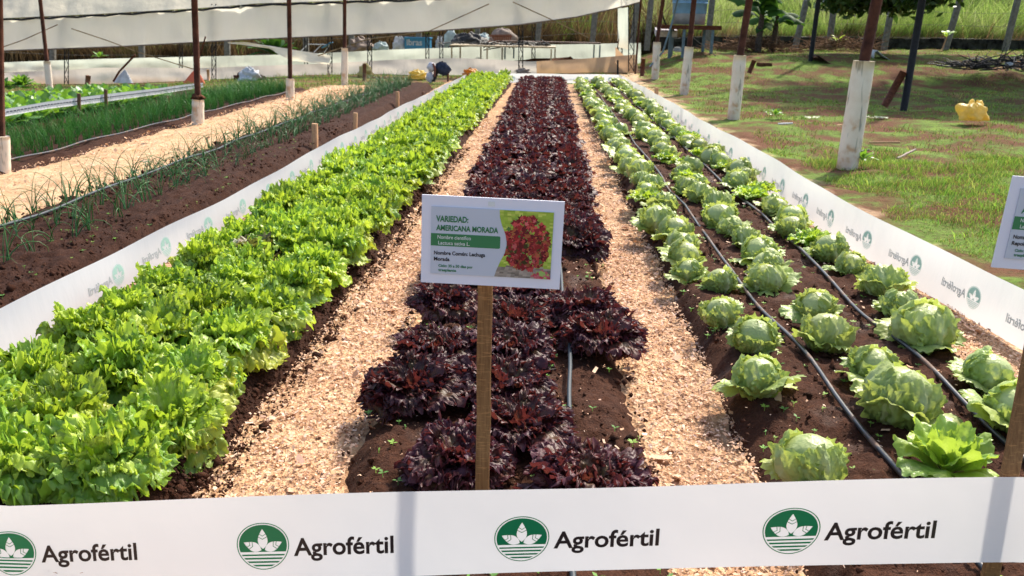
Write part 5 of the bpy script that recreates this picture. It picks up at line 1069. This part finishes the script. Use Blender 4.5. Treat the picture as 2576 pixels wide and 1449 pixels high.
# banana plants, tree, saplings, bushes
def banana(x, y, z0, hts, seed, lab, yellow=False, n=8):
    g = np.random.default_rng(seed); root = empty('banana_plant', (x, y, z0)); tag(root, lab, 'banana plant'); v, f = tube([(0, 0, -.1), (.03, 0, hts*.4), (.06, 0, hts*.75)], [.13, .10, .06], 10); obj('trunk', v, f, M['bark'], root)
    for i in range(n):
        L = g.uniform(1.0, 1.6); az = g.uniform(0, 6.28); th = g.uniform(.35, 1.0); v, q, c = fan_leaf(g, L, L*.30, th, g.uniform(1.0, 2.0), az, 12, 14, .03, 3, cup=-.4, base=.03, spread=1.0, ser=.05, pet=.12); v[:, 2] += hts*g.uniform(.45, .75); c[:, 1] *= .6
        obj('leaf', v, q, M['banana'], root, col=c)
    return root
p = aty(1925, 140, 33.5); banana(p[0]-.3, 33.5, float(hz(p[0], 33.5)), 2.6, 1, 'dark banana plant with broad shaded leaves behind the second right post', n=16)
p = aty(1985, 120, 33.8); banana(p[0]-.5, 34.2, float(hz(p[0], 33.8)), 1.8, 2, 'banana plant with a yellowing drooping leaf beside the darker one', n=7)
def tree(x, y, z0, zc, rx, ry, rzc, nl, seed, lab, trunk=True, leaf=.11):
    g = np.random.default_rng(seed); root = empty('leafy_tree', (x[0], y[0], z0)); tag(root, lab, 'tree')
    cx_, cy_ = x[1]-x[0], y[1]-y[0]
    P_ = [tube([(0, 0, -.2), (.03, 0, (zc-z0)*.4), (cx_*.3, cy_*.3, (zc-z0)*.8)], [.13, .10, .07], 8)]
    for i in range(9): a = g.uniform(0, 6.28); P_.append(tube([(cx_*.3, cy_*.3, (zc-z0)*.7), (cx_*.7+rx*.4*math.cos(a), cy_*.7+ry*.4*math.sin(a), zc-z0), (cx_+rx*.85*math.cos(a), cy_+ry*.85*math.sin(a), zc-z0+rzc*g.uniform(-.6, .6))], [.05, .03, .012], 5))
    v, f = cat_(P_); obj('trunk', v, f, M['bark'], root)
    nc = 46; cen = []
    for i in range(nc): d = g.normal(0, 1, 3); d /= np.linalg.norm(d); r_ = g.uniform(.35, 1)**.5; cen.append((cx_+d[0]*rx*r_, cy_+d[1]*ry*r_, zc-z0+d[2]*rzc*r_))
    cen = np.array(cen)[g.integers(0, nc, nl)]+g.normal(0, 1, (nl, 3))*np.array([rx, ry, rzc])*.15
    a = g.normal(0, 1, (nl, 3)); a[:, 2] -= .6; a /= np.linalg.norm(a, axis=1)[:, None]; b = np.cross(a, g.normal(0, 1, (nl, 3))); b /= np.linalg.norm(b, axis=1)[:, None]; s = leaf*g.uniform(.7, 1.4, (nl, 1))
    V_ = np.stack([cen-a*s, cen+b*s*.38, cen+a*s, cen-b*s*.38], 1).reshape(-1, 3); Q = np.arange(nl*4).reshape(-1, 4); C_ = np.zeros((nl*4, 3)); C_[:, 0] = np.repeat(g.random(nl), 4)
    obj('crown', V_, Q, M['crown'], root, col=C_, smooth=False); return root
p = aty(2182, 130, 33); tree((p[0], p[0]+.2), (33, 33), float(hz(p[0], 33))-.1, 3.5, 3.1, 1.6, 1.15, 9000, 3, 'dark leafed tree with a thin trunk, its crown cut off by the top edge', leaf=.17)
tree((20.5, 14.4), (27.5, 26.5), .3, 6.4, 6.2, 4.8, 1.8, 26000, 5, 'large tree beyond the right edge of the frame shading the lawn', leaf=.24)
def sapling(px, pb, pt, Y, lab, seed):
    g = np.random.default_rng(seed); B, T_ = aty(px[0], pb, Y), aty(px[1], pt, Y); root = empty('sapling', B); tag(root, lab, 'sapling'); d = T_-B; v, f = tube([(0, 0, -.05), tuple(d*.6), tuple(d)], [.03, .022, .012], 6); obj('stem', v, f, M['stake_pale'], root); L = []
    for i in range(7): l = fan_leaf(g, .38, .14, g.uniform(.3, 1.1), 1.0, g.uniform(0, 6.28), 8, 7, .01, 3, spread=1); L.append((l[0]+d*g.uniform(.75, 1.), l[1], l[2]))
    V, Q, C = merge(L); obj('leaves', V, Q, M['butter'], root, col=C)
sapling((2101, 2109), 128, 103, 35, 'small yellow leaved sapling before the stone wall', 1); sapling((2367, 2384), 131, 88, 35, 'taller thin sapling with drooping yellow leaves near the right edge', 2)
def bush(px, py, Y, s, mat, seed, lab, n=22, L=.3):
    p = aty(px, py, Y); V, Q, C = rosette(seed, n, (L*.6, L), (.25, .35), .02, 4, 8, 6, lo=.1, hi=1.2, dr=.8, spread=1.0); o = obj('bush', V, Q, M[mat], col=C); o.location = tuple(map(float, p)); o.scale = (s, s, s); return tag(o, lab, 'bush')
bush(690, 140, 36.5, 2.6, 'banana', 1, 'green feathery bush behind the rear curtain, left centre', L=.45); bush(55, 222, 24.5, 1.6, 'kale', 2, 'round feathery green bush at the far left end', 40); bush(8, 225, 24, 1.4, 'kale', 3, 'light green bush cut off by the left edge beside the rounder one', 30)
bush(2170, 402, float(atz(2165, 425)[1])-.1, .7, 'kale', 4, 'leafy weed growing at the foot of the nearest concrete sleeve', 16, .25); bush(1990-40, 292, 16.2, .8, 'kale', 5, 'leafy weed beside the second right sleeve', 14, .25); bush(250, 145, 34.5, 1.0, 'kale', 6, 'small pale leaved weed on top of the rear curtain', 10, .35)
